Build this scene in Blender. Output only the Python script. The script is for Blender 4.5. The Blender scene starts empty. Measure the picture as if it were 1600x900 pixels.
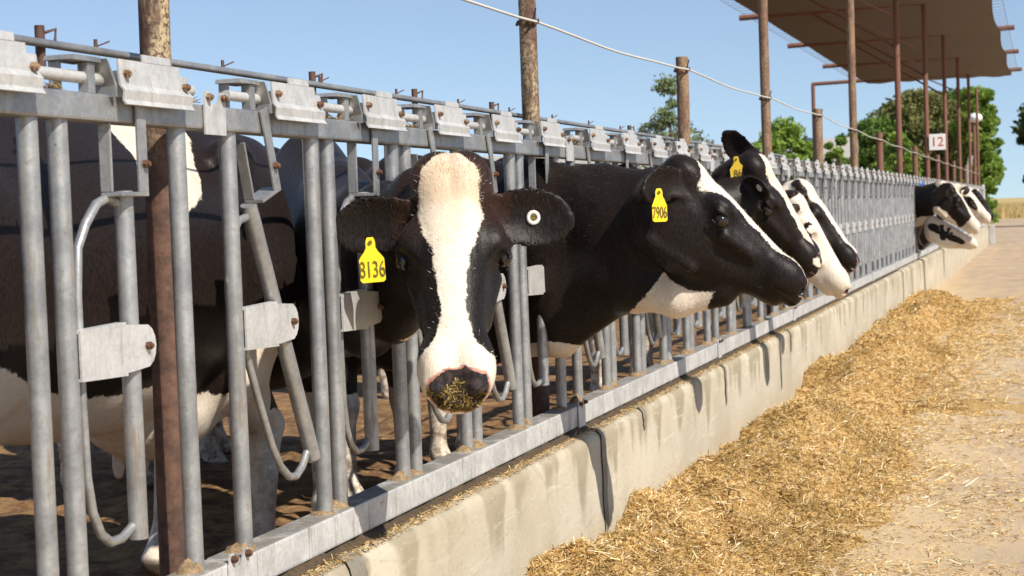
import bpy, bmesh, math, random, time
import numpy as np
from mathutils import Vector, Matrix
T0 = time.time()
random.seed(7)
RNG = np.random.default_rng(7)
R = math.radians
scene = bpy.context.scene
COL = scene.collection

# ---------------------------------------------------------------- camera, sky, sun, exposure
CAM = (1.8551, 0.0, 1.5)
cd = bpy.data.cameras.new('camera'); cam = bpy.data.objects.new('camera', cd); COL.objects.link(cam)
YAW, PIT, ROL = .3079, .0434, -.0360
fwd = Vector((-math.sin(YAW)*math.cos(PIT), math.cos(YAW)*math.cos(PIT), -math.sin(PIT)))
rgt = Vector((math.cos(YAW), math.sin(YAW), 0)); upv = rgt.cross(fwd)
rr = rgt*math.cos(ROL) + upv*math.sin(ROL)
uu = upv*math.cos(ROL) - rgt*math.sin(ROL)
m = Matrix((rr, uu, -fwd)).transposed().to_4x4(); m.translation = Vector(CAM)
cam.matrix_world = m
cd.sensor_width = 36; cd.lens = 2628.8/1600*36
cd.clip_start = .1; cd.clip_end = 3000
cd.dof.use_dof = True; cd.dof.focus_distance = 5.2; cd.dof.aperture_fstop = 9
scene.camera = cam

SUN_EL, SUN_AZ = R(43), R(-30)          # azimuth measured from +x, towards -y
sd = Vector((math.cos(SUN_EL)*math.cos(SUN_AZ), math.cos(SUN_EL)*math.sin(SUN_AZ), math.sin(SUN_EL)))
w = bpy.data.worlds.new('World'); scene.world = w; w.use_nodes = True
nt = w.node_tree; bg = nt.nodes['Background']
sky = nt.nodes.new('ShaderNodeTexSky'); sky.sky_type = 'NISHITA'; sky.sun_disc = False
sky.sun_elevation = SUN_EL; sky.sun_rotation = math.atan2(sd.x, sd.y)
sky.air_density = 1.0; sky.dust_density = 0.25; sky.ozone_density = 3.0; sky.altitude = 0
tcs = nt.nodes.new('ShaderNodeTexCoord'); vm = nt.nodes.new('ShaderNodeVectorMath'); vm.operation = 'ADD'; vm.inputs[1].default_value = (0, 0, .085)
nt.links.new(tcs.outputs['Generated'], vm.inputs[0]); nt.links.new(vm.outputs[0], sky.inputs[0])
hs_ = nt.nodes.new('ShaderNodeHueSaturation'); hs_.inputs['Saturation'].default_value = .88; hs_.inputs['Value'].default_value = 1.0
nt.links.new(sky.outputs[0], hs_.inputs['Color']); nt.links.new(hs_.outputs[0], bg.inputs[0]); bg.inputs[1].default_value = .108
sl = bpy.data.lights.new('sun', 'SUN'); sl.energy = 5.0; sl.angle = R(.5); sl.color = (1, .94, .84)
so = bpy.data.objects.new('sun', sl); COL.objects.link(so)
so.rotation_euler = (-sd).to_track_quat('-Z', 'Y').to_euler(); so.location = (5, -5, 12)
scene.view_settings.view_transform = 'Standard'; scene.view_settings.look = 'None'
scene.view_settings.exposure = 0.36; scene.view_settings.gamma = 1
scene.cycles.use_denoising = True
scene.cycles.max_bounces = 6; scene.cycles.diffuse_bounces = 3; scene.cycles.glossy_bounces = 3
scene.cycles.transparent_max_bounces = 8

Z0 = 1.5                                 # camera height: z values measured from the lens become world z
FY, PITCH, SW, SG = 3.6334, 3.05, .4775, .1036
ZT, ZB = .2206+Z0, -.7794+Z0             # underside of top rail, top of base beam
JG = PITCH - 5*SW - 4*SG
PEN = .30

# ---------------------------------------------------------------- node helpers
class NT:
    def __init__(s, name):
        s.m = bpy.data.materials.new(name); s.m.use_nodes = True
        s.t = s.m.node_tree; s.b = s.t.nodes['Principled BSDF']
    def n(s, typ, ins=None, **kw):
        nd = s.t.nodes.new(typ)
        for k, v in kw.items(): setattr(nd, k, v)
        for k, v in (ins or {}).items():
            if isinstance(v, bpy.types.NodeSocket): s.t.links.new(v, nd.inputs[k])
            else: nd.inputs[k].default_value = v
        return nd
    def set(s, k, v):
        if isinstance(v, bpy.types.NodeSocket): s.t.links.new(v, s.b.inputs[k])
        else: s.b.inputs[k].default_value = v
    def coord(s, which='Object', scale=(1,1,1), loc=(0,0,0)):
        tc = s.n('ShaderNodeTexCoord')
        return s.n('ShaderNodeMapping', {0: tc.outputs[which], 'Scale': scale, 'Location': loc}).outputs[0]
    def geo(s, scale=(1,1,1)):
        g = s.n('ShaderNodeNewGeometry')
        return s.n('ShaderNodeMapping', {0: g.outputs['Position'], 'Scale': scale}).outputs[0]
    def noise(s, vec, sc, det=4, rough=.6, dist=0):
        return s.n('ShaderNodeTexNoise', {'Vector': vec, 'Scale': sc, 'Detail': det, 'Roughness': rough, 'Distortion': dist}).outputs[0]
    def ramp(s, fac, stops, interp='LINEAR'):
        r = s.n('ShaderNodeValToRGB', {0: fac}); cr = r.color_ramp; cr.interpolation = interp
        while len(cr.elements) < len(stops): cr.elements.new(.5)
        for e, (p, c) in zip(cr.elements, stops):
            e.position = p; e.color = (c, c, c, 1) if not hasattr(c, '__len__') else (*c, 1)
        return r.outputs[0]
    def mix(s, f, a, b, mode='MIX'):
        nd = s.n('ShaderNodeMix', data_type='RGBA', blend_type=mode)
        for i, v in ((0, f), (6, a), (7, b)):
            if isinstance(v, bpy.types.NodeSocket): s.t.links.new(v, nd.inputs[i])
            else: nd.inputs[i].default_value = v if not hasattr(v, '__len__') else (*v, 1)
        return nd.outputs[2]
    def math(s, op, a, b=0, c=0, clamp=False):
        nd = s.n('ShaderNodeMath', operation=op, use_clamp=clamp)
        for i, v in enumerate((a, b, c)):
            if isinstance(v, bpy.types.NodeSocket): s.t.links.new(v, nd.inputs[i])
            else: nd.inputs[i].default_value = v
        return nd.outputs[0]
    def step(s, v, lo, hi):
        return s.n('ShaderNodeMapRange', {0: v, 1: lo, 2: hi, 3: 0, 4: 1}, interpolation_type='SMOOTHSTEP').outputs[0]
    def attr(s, name): return s.n('ShaderNodeAttribute', attribute_name=name)
    def bump(s, h, st=.3, dist=.01):
        s.set('Normal', s.n('ShaderNodeBump', {'Height': h, 'Strength': st, 'Distance': dist}).outputs[0])

MAT = {}
def mat_galv(name, lo, hi, dirt=.5, metal=.35, rough=.45, grime=False):
    t = NT(name); v = t.geo()
    vs = t.geo((30, 30, 3))
    a = t.noise(v, 9, 6, .7); sp = t.n('ShaderNodeTexVoronoi', {'Vector': v, 'Scale': 110}).outputs['Color']
    base = t.mix(t.step(a, .3, .7), lo, hi)
    spb = t.n('ShaderNodeRGBToBW', {0: sp}).outputs[0]; base = t.mix(.10, base, spb, 'OVERLAY')
    d1 = t.step(t.noise(vs, 1.2, 5, .7), .52, .72)
    d2 = t.step(t.noise(v, 34, 5, .75), .57, .72)
    d = t.math('MULTIPLY', t.math('MAXIMUM', d1, d2), dirt)
    base = t.mix(d, base, (.17, .13, .085))
    sp2 = t.step(t.noise(v, 120, 3, .8), .66, .72)
    base = t.mix(t.math('MULTIPLY', sp2, dirt*.9), base, (.06, .045, .03))
    if grime:
        nz_ = t.n('ShaderNodeSeparateXYZ', {0: t.n('ShaderNodeNewGeometry').outputs['Normal']}).outputs[2]
        gm = t.math('MULTIPLY', t.step(nz_, .6, .9), t.step(t.noise(v, 11, 5, .75), .30, .55)); base = t.mix(t.math('MULTIPLY', gm, .8), base, (.19, .165, .13))
    t.set('Base Color', base)
    t.set('Metallic', t.math('MULTIPLY', t.math('SUBTRACT', 1, d), metal))
    t.set('Roughness', t.ramp(a, [(0, rough-.08), (1, rough+.17)]))
    t.bump(t.noise(v, 160, 4, .7), .12, .003)
    MAT[name] = t.m
mat_galv('galvanised', (.26, .265, .27), (.43, .43, .42), .8, .6, .38)
mat_galv('galvanised_clean', (.45, .445, .43), (.57, .56, .54), .45, .25)
mat_galv('galvanised_beam', (.40, .40, .39), (.58, .57, .55), .85, .2, .5, True)

def mat_rust(name, cols, scale=1):
    t = NT(name); v = t.geo()
    a = t.noise(v, 28*scale, 6, .75); b = t.noise(t.geo((14, 14, 3)), 1.5*scale, 5, .7)
    base = t.mix(t.step(a, .35, .65), cols[0], cols[1])
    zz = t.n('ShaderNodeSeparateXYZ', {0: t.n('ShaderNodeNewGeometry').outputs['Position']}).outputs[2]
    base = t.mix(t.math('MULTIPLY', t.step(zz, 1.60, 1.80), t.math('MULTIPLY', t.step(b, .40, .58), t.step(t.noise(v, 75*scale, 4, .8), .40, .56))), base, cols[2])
    t.set('Base Color', base); t.set('Roughness', .75); t.set('Metallic', .0)
    t.bump(a, .35, .004); MAT[name] = t.m
mat_rust('rust_bolt', ((.07, .03, .016), (.17, .075, .035), (.3, .2, .12)))
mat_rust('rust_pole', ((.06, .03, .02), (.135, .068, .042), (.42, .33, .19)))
mat_rust('rust_far', ((.15, .062, .04), (.19, .085, .055), (.2, .09, .06)))
mat_rust('rust_mid', ((.115, .06, .036), (.20, .112, .066), (.30, .20, .11)))
mat_rust('rust_stub', ((.07, .03, .022), (.12, .06, .04), (.1, .06, .04)))

def mat_concrete():
    t = NT('concrete'); v = t.geo()
    big = t.noise(v, 1.6, 5, .6); fine = t.noise(v, 45, 6, .75)
    base = t.mix(t.step(big, .3, .7), (.43, .37, .27), (.54, .48, .365))
    base = t.mix(t.math('MULTIPLY', t.step(fine, .52, .72), .5), base, (.30, .25, .17))
    z = t.n('ShaderNodeSeparateXYZ', {0: t.n('ShaderNodeNewGeometry').outputs['Position']}).outputs
    ys = t.n('ShaderNodeCombineXYZ', {0: z[1]}).outputs[0]
    nz = t.noise(t.n('ShaderNodeMapping', {0: t.n('ShaderNodeNewGeometry').outputs['Position'], 'Scale': (.3, 3.9, .22)}).outputs[0], 1, 2, .5)
    # brown drool runs: each stall's run has a length of its own
    depth = t.math('MULTIPLY', t.step(nz, .36, .74), .34)
    run = t.math('SUBTRACT', t.math('ADD', z[2], depth), .60)
    runm = t.step(t.math('ADD', run, t.math('MULTIPLY', t.math('SUBTRACT', t.noise(t.geo((1, 1, .6)), 14, 5, .7), .5), .22)), -.03, .13)
    base = t.mix(t.math('MULTIPLY', t.math('MULTIPLY', runm, t.step(big, .25, .55)), .58), base, (.17, .125, .062))
    low = t.step(t.math('ADD', z[2], t.math('MULTIPLY', t.noise(v, 7, 4), .25)), .48, .22)
    base = t.mix(t.math('MULTIPLY', low, .4), base, (.40, .31, .19))
    crack = t.step(t.n('ShaderNodeTexVoronoi', {'Vector': t.geo((1, .22, 1)), 'Scale': 3.2}, feature='DISTANCE_TO_EDGE').outputs[0], .012, .002)
    pit = t.step(t.noise(v, 95, 3, .8), .64, .72)
    base = t.mix(t.math('MULTIPLY', t.math('MULTIPLY', crack, t.step(fine, .4, .6)), .22), base, (.2, .16, .11))
    base = t.mix(t.math('MULTIPLY', pit, .5), base, (.2, .16, .11))
    sc_ = t.step(t.noise(t.geo((1, .5, 5)), 6, 5, .75), .56, .66); base = t.mix(t.math('MULTIPLY', sc_, .35), base, (.66, .61, .50))
    t.set('Base Color', base); t.set('Roughness', .9)
    t.bump(t.math('ADD', fine, t.math('MULTIPLY', big, 2)), .5, .008); MAT['concrete'] = t.m
mat_concrete()

def mat_simple(name, stops, sc=20, rough=.85, bump=.4, bd=.01, det=6, spec=.3, stretch=(1,1,1)):
    t = NT(name); v = t.geo(stretch); a = t.noise(v, sc, det, .7)
    t.set('Base Color', t.ramp(a, stops)); t.set('Roughness', rough); t.set('Specular IOR Level', spec)
    if bump: t.bump(a, bump, bd)
    MAT[name] = t.m; return t
mat_simple('dark_concrete', [(.3, (.17, .15, .115)), (.7, (.26, .23, .18))], 30, .6)
mat_simple('dark_muck', [(.3, (.04, .028, .018)), (.7, (.11, .075, .042))], 60, .9)
mat_simple('muck_pale', [(.3, (.12, .08, .045)), (.5, (.28, .19, .10)), (.7, (.45, .32, .2))], 70, .95, .9, .01)
mat_simple('pen_dirt', [(.26, (.08, .042, .024)), (.45, (.19, .10, .045)), (.58, (.33, .19, .08)), (.74, (.48, .30, .13))], 9, .95, .9, .06, 8)
mat_simple('rope', [(.3, (.45, .43, .38)), (.7, (.7, .68, .62))], 200, .8)
mat_simple('shade_cloth', [(.3, (.145, .118, .10)), (.7, (.185, .155, .132))], 3, .95, 0)
mat_simple('dry_grass', [(.3, (.34, .25, .10)), (.7, (.55, .42, .2))], 1.1, .95, .5, .1, 6, .2, (.3, 1, 1))
mat_simple('roof_metal', [(.3, (.50, .485, .47)), (.7, (.56, .545, .53))], 2, .8, 0)
mat_simple('wall_grey', [(.3, (.3, .29, .28)), (.7, (.36, .35, .33))], 2, .8, 0)
mat_simple('bark', [(.3, (.07, .05, .035)), (.7, (.15, .11, .08))], 14, .95)
mat_simple('sign_white', [(.3, (.74, .74, .72)), (.7, (.8, .8, .78))], 5, .5, 0)
mat_simple('sign_red', [(.3, (.42, .03, .04)), (.7, (.48, .04, .05))], 5, .5, 0)
mat_simple('tag_yellow', [(.3, (.80, .56, .015)), (.6, (.86, .64, .02)), (.8, (.74, .5, .03))], 60, .45, .1, .002)
mat_simple('tag_dull_yellow', [(.3, (.62, .42, .03)), (.7, (.70, .48, .05))], 60, .5, .1, .002)
mat_simple('tag_ink', [(.3, (.20, .145, .03)), (.5, (.09, .065, .02)), (.72, (.36, .26, .03))], 160, .7, 0)
mat_simple('button_white', [(.3, (.68, .66, .6)), (.7, (.75, .73, .68))], 30, .5, 0)
mat_simple('blue_band', [(.3, (.02, .09, .4)), (.7, (.03, .12, .5))], 30, .6, 0)
mat_simple('lamp_white', [(.3, (.75, .75, .75)), (.7, (.8, .8, .8))], 30, .3, 0)
mat_simple('tank_blue', [(.3, (.03, .045, .08)), (.7, (.04, .06, .1))], 3, .5, 0)

def mat_attr(name, rough=.85, transl=0, var=.0, attrname='tint'):
    t = NT(name); a = t.attr(attrname)
    t.set('Base Color', a.outputs['Color']); t.set('Roughness', rough); t.set('Specular IOR Level', .25)
    if transl:
        tr = t.n('ShaderNodeBsdfTranslucent', {0: a.outputs['Color']})
        mx = t.n('ShaderNodeMixShader', {0: transl}); t.t.links.new(t.b.outputs[0], mx.inputs[1]); t.t.links.new(tr.outputs[0], mx.inputs[2])
        t.t.links.new(mx.outputs[0], t.t.nodes['Material Output'].inputs[0])
    MAT[name] = t.m
mat_attr('leaf', .6, .3); mat_attr('straw', .8, .15)

def mat_alley():
    t = NT('alley_floor'); v = t.geo()
    big = t.noise(v, .55, 5, .6); fine = t.noise(v, 55, 6, .8); mid = t.noise(t.geo((1, .4, 1)), 3.2, 5, .65)
    base = t.mix(t.step(big, .3, .7), (.33, .255, .185), (.42, .325, .24))
    base = t.mix(t.math('MULTIPLY', t.step(mid, .42, .68), .7), base, (.56, .39, .215))
    base = t.mix(t.math('MULTIPLY', t.step(fine, .52, .68), .55), base, (.62, .45, .22))
    base = t.mix(t.math('MULTIPLY', t.step(t.noise(v, 90, 4, .8), .60, .70), .5), base, (.17, .11, .06))
    sx = t.n('ShaderNodeSeparateXYZ', {0: v}).outputs; dm = t.math('ADD', t.math('MULTIPLY', t.math('SUBTRACT', t.math('SUBTRACT', 1.80, sx[0]), t.math('MULTIPLY', t.math('MAXIMUM', 0, t.math('SUBTRACT', sx[1], 20)), .12)), .9), t.math('MULTIPLY', t.math('SUBTRACT', t.noise(v, 4, 5, .7), .5), 1.6))
    base = t.mix(t.math('MULTIPLY', t.step(dm, -.3, .6), t.step(fine, .34, .56)), base, (.56, .415, .235))
    t.set('Base Color', base); t.set('Roughness', .95); t.set('Specular IOR Level', .2)
    t.bump(fine, .18, .008); MAT['alley_floor'] = t.m
mat_alley()

# ---------------------------------------------------------------- object helpers
def tag(o, label=None, cat=None, group=None, kind=None):
    for k, v in (('label', label), ('category', cat), ('group', group), ('kind', kind)):
        if v: o[k] = v
    return o
def empty(name, loc=(0,0,0), rz=0):
    o = bpy.data.objects.new(name, None); COL.objects.link(o); o.location = loc; o.rotation_euler = (0, 0, rz)
    o.empty_display_size = .1; return o
def np_mesh(name, V, F, mat, parent=None, smooth=True, attrs=None, loc=None):
    """V (n,3); F (m,k) int array (k = 3 or 4)."""
    me = bpy.data.meshes.new(name)
    V = np.ascontiguousarray(V, np.float32); F = np.ascontiguousarray(F, np.int32)
    me.vertices.add(len(V)); me.vertices.foreach_set('co', V.ravel())
    k = F.shape[1]; me.loops.add(F.size); me.loops.foreach_set('vertex_index', F.ravel())
    me.polygons.add(len(F)); me.polygons.foreach_set('loop_start', np.arange(0, F.size, k, dtype=np.int32))
    me.polygons.foreach_set('loop_total', np.full(len(F), k, np.int32))
    me.polygons.foreach_set('use_smooth', np.full(len(F), smooth))
    me.update(calc_edges=True)
    for an, (typ, dat) in (attrs or {}).items():
        a = me.attributes.new(an, typ, 'POINT')
        a.data.foreach_set('value' if typ == 'FLOAT' else ('color' if typ == 'FLOAT_COLOR' else 'vector'), np.ascontiguousarray(dat, np.float32).ravel())
    me.materials.append(MAT[mat] if isinstance(mat, str) else mat)
    o = bpy.data.objects.new(name, me); COL.objects.link(o)
    if parent: o.parent = parent
    if loc is not None: o.location = loc
    return o
class MB:
    def __init__(s): s.v = []; s.f = []; s.sm = []
    def add(s, V, F, smooth=False):
        b = len(s.v); s.v += [tuple(map(float, p)) for p in V]; s.f += [tuple(b+i for i in f) for f in F]; s.sm += [smooth]*len(F); return s
    def box(s, lo, hi, bev=0, M=None):
        bm = bmesh.new(); bmesh.ops.create_cube(bm, size=1)
        for v in bm.verts: v.co = Vector([lo[i]+(v.co[i]+.5)*(hi[i]-lo[i]) for i in range(3)])
        if bev: bmesh.ops.bevel(bm, geom=bm.edges[:], offset=bev, segments=2, profile=.6, affect='EDGES')
        return s.bm(bm, M)
    def bm(s, bm, M=None, smooth=False):
        bm.verts.index_update(); V = [(M @ v.co if M else v.co.copy()) for v in bm.verts]
        F = [[v.index for v in f.verts] for f in bm.faces]; bm.free(); return s.add(V, F, smooth)
    def tube(s, pts, r, n=12, cap=True, closed=False):
        pts = [Vector(p) for p in pts]; rs = r if hasattr(r, '__len__') else [r]*len(pts)
        V = []; F = []; prev = None; N = len(pts)
        for i, p in enumerate(pts):
            if closed: d = (pts[(i+1) % N]-pts[i-1]).normalized()
            else: d = (pts[min(i+1, N-1)]-pts[max(i-1, 0)]).normalized()
            if prev is None: a = d.orthogonal().normalized()
            else: a = (prev - d*prev.dot(d)).normalized()
            prev = a; b = d.cross(a)
            V += [p+(a*math.cos(2*math.pi*k/n)+b*math.sin(2*math.pi*k/n))*rs[i] for k in range(n)]
        for i in range(N if closed else N-1):
            j = (i+1) % N
            F += [(i*n+k, i*n+(k+1) % n, j*n+(k+1) % n, j*n+k) for k in range(n)]
        s.add(V, F, True)
        if cap and not closed:
            s.add(V[:n], [tuple(range(n-1, -1, -1))]); s.add(V[-n:], [tuple(range(n))])
        return s
    def prism(s, poly, axis, lo, hi, M=None):
        """poly: 2-D outline in the two other axes, pushed from lo to hi along axis."""
        n = len(poly); V = []
        for h in (lo, hi):
            for a, b in poly:
                V.append({0: (h, a, b), 1: (a, h, b), 2: (a, b, h)}[axis])
        F = [tuple(range(n)), tuple(range(2*n-1, n-1, -1))]
        F += [(i, i+n, (i+1) % n+n, (i+1) % n) for i in range(n)]
        bm = bmesh.new(); vs = [bm.verts.new(v) for v in V]
        for f in F: bm.faces.new([vs[i] for i in f])
        bmesh.ops.recalc_face_normals(bm, faces=bm.faces[:])
        return s.bm(bm, M)
    def sphere(s, c, r, M=None, seg=16):
        bm = bmesh.new(); bmesh.ops.create_uvsphere(bm, u_segments=seg, v_segments=seg//2, radius=1)
        r = r if hasattr(r, '__len__') else (r, r, r)
        for v in bm.verts: v.co = Vector([c[i]+v.co[i]*r[i] for i in range(3)])
        return s.bm(bm, M, True)
    def build(s, name, mat, parent=None, loc=None):
        me = bpy.data.meshes.new(name); me.from_pydata(s.v, [], s.f); me.update()
        me.polygons.foreach_set('use_smooth', s.sm)
        me.materials.append(MAT[mat] if isinstance(mat, str) else mat)
        o = bpy.data.objects.new(name, me); COL.objects.link(o)
        if parent: o.parent = parent
        if loc is not None: o.location = loc
        return o
def copy_tree(o, parent=None, skip=None):
    c = o.copy(); COL.objects.link(c)
    if parent: c.parent = parent
    for ch in list(KIDS.get(o.name, ())): copy_tree(ch, c)
    return c
KIDS = {}
def index_kids():
    KIDS.clear()
    for o in COL.objects:
        if o.parent: KIDS.setdefault(o.parent.name, []).append(o)
def text_mesh(name, body, size, mat, parent, M, extrude=.0004, spacing=1.0):
    cu = bpy.data.curves.new(name, 'FONT'); cu.body = body; cu.size = size; cu.align_x = 'CENTER'; cu.align_y = 'CENTER'
    cu.extrude = extrude; cu.space_character = spacing
    tmp = bpy.data.objects.new(name, cu); COL.objects.link(tmp)
    bpy.context.view_layer.update()
    me = bpy.data.meshes.new_from_object(tmp.evaluated_get(bpy.context.evaluated_depsgraph_get()))
    bpy.data.objects.remove(tmp); me.transform(M); me.materials.clear(); me.materials.append(MAT[mat])
    me.name = name
    o = bpy.data.objects.new(name, me); COL.objects.link(o); o.parent = parent
    return o
# ---------------------------------------------------------------- ground, alley, pen, curb
def value_noise(x, y, seed=0):
    def h(i, j):
        n = (i.astype(np.int64)*374761393 + j.astype(np.int64)*668265263 + seed*974634533) & 0x7fffffff
        n = (n ^ (n >> 13))*1274126177 & 0x7fffffff
        return ((n ^ (n >> 16)) & 0xffff)/65535.
    xi, yi = np.floor(x), np.floor(y); fx, fy = x-xi, y-yi
    fx = fx*fx*(3-2*fx); fy = fy*fy*(3-2*fy)
    a, b, c, d = h(xi, yi), h(xi+1, yi), h(xi, yi+1), h(xi+1, yi+1)
    return a+(b-a)*fx+(c-a)*fy+(a-b-c+d)*fx*fy
def fbm(x, y, oct=4, seed=0, gain=.5):
    s = 0; amp = 1; tot = 0
    for o in range(oct):
        s = s+amp*value_noise(x*2**o, y*2**o, seed+o*17); tot += amp; amp *= gain
    return s/tot
def grid_mesh(xs, ys, zf):
    X, Y = np.meshgrid(xs, ys, indexing='ij'); Z = zf(X, Y)
    V = np.stack([X, Y, Z], -1).reshape(-1, 3); ny = len(ys)
    I, J = np.meshgrid(np.arange(len(xs)-1), np.arange(ny-1), indexing='ij'); a = (I*ny+J).ravel()
    return V, np.stack([a, a+ny, a+ny+1, a+1], -1)
tag(MB().box((-2000, -400, -.6), (2000, 2800, -.012)).build('ground', 'dry_grass'), kind='structure')
V, F = grid_mesh(np.concatenate([np.arange(-.02, 4, .06), [5, 8, 14, 30]]), np.concatenate([np.arange(-4, 26, .12), np.arange(26, 121, 1.)]),
                 lambda X, Y: .012*(fbm(X*1.2, Y*1.2, 4, 3)-.5)*(X < 4))
V2, F2 = grid_mesh(np.linspace(-14, 40, 20), np.linspace(62, 121, 20), lambda X, Y: 0*X-.006)
tag(np_mesh('feed_alley', V, F, 'alley_floor'), kind='structure')
tag(np_mesh('yard', V2, F2, 'alley_floor'), kind='structure')
def pen_z(X, Y):
    near = np.clip((12-Y)/4, 0, 1)
    return PEN + near*(.11*(fbm(X*2.2, Y*2.2, 5, 9, .6)-.5) + .05*(fbm(X*8, Y*8, 3, 4)-.5)) + .02*(1-near)*(fbm(X*2, Y*2, 3, 5)-.5)
V, F = grid_mesh(np.concatenate([[-60, -30, -14, -8], np.arange(-5, -.10, .045)]), np.concatenate([[-6, -2], np.arange(0, 13, .045), np.arange(13, 64, .5)]), pen_z)
tag(np_mesh('pen_ground', V, F, 'pen_dirt'), kind='structure')

# low concrete wall under the headlocks
CX1 = .115; YE = FY-JG/2+PITCH*17
def curb():
    prof = [(-.13, -.05), (-.13, .60), (-.12, .612), (.075, .612), (.097, .606), (.110, .592), (.115, .57), (.115, .45), (.116, .3), (.117, .15), (.118, -.05)]
    ys = np.concatenate([np.arange(-1, 14, .06), np.arange(14, YE+.3, .5), [YE+.3]])
    V = []
    for x, z in prof:
        e = (fbm(ys*3.3, ys*0+z*5, 4, 2)-.5)
        k = 1 if .58 < z else .5
        V.append(np.stack([x+e*.006*k*(x > 0), ys, z+(e*.005 if z > .55 else 0*e)], -1))
    V = np.array(V).reshape(-1, 3); n = len(ys); a = np.array([i*n+j for i in range(len(prof)-1) for j in range(n-1)])
    F = np.stack([a, a+1, a+n+1, a+n], -1)
    o = np_mesh('concrete_curb', V, F, 'concrete')
    tag(o, 'long low stained concrete wall carrying the headlock fence beside the feed', 'low wall')
    MB().prism([(-.128, -.04), (-.128, .6), (.09, .6), (.114, .57), (.116, -.04)], 1, YE+.295, YE+.30).build('end_face', 'concrete', o)
    # sharp narrow strips of darker concrete over the wall's edge and down its face
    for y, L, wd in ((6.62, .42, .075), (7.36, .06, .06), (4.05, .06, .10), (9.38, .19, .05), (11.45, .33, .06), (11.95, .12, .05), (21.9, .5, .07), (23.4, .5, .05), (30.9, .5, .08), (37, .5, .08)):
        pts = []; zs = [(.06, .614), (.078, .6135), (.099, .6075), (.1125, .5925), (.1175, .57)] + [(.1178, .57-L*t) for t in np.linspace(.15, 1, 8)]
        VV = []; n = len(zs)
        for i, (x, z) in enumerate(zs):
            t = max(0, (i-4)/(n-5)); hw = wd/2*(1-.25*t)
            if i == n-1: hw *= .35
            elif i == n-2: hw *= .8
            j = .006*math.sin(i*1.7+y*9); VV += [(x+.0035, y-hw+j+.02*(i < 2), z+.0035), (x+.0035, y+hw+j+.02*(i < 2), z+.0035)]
        np_mesh('dark_strip', VV, [(2*i, 2*i+1, 2*i+3, 2*i+2) for i in range(n-1)], 'dark_concrete', o)
    return o
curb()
# crumbly muck caught under the beam
xs = np.linspace(-.10, .066, 14); ys = np.arange(1, 22, .02)
V, F = grid_mesh(xs, ys, lambda X, Y: .600+.042*np.clip(1-((X+.008)/.074)**2, 0, 1)**.6*(.55+.8*fbm(X*30, Y*22, 3, 8)))
tag(np_mesh('wall_top_muck', V, F, 'dark_muck'), kind='stuff')

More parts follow.
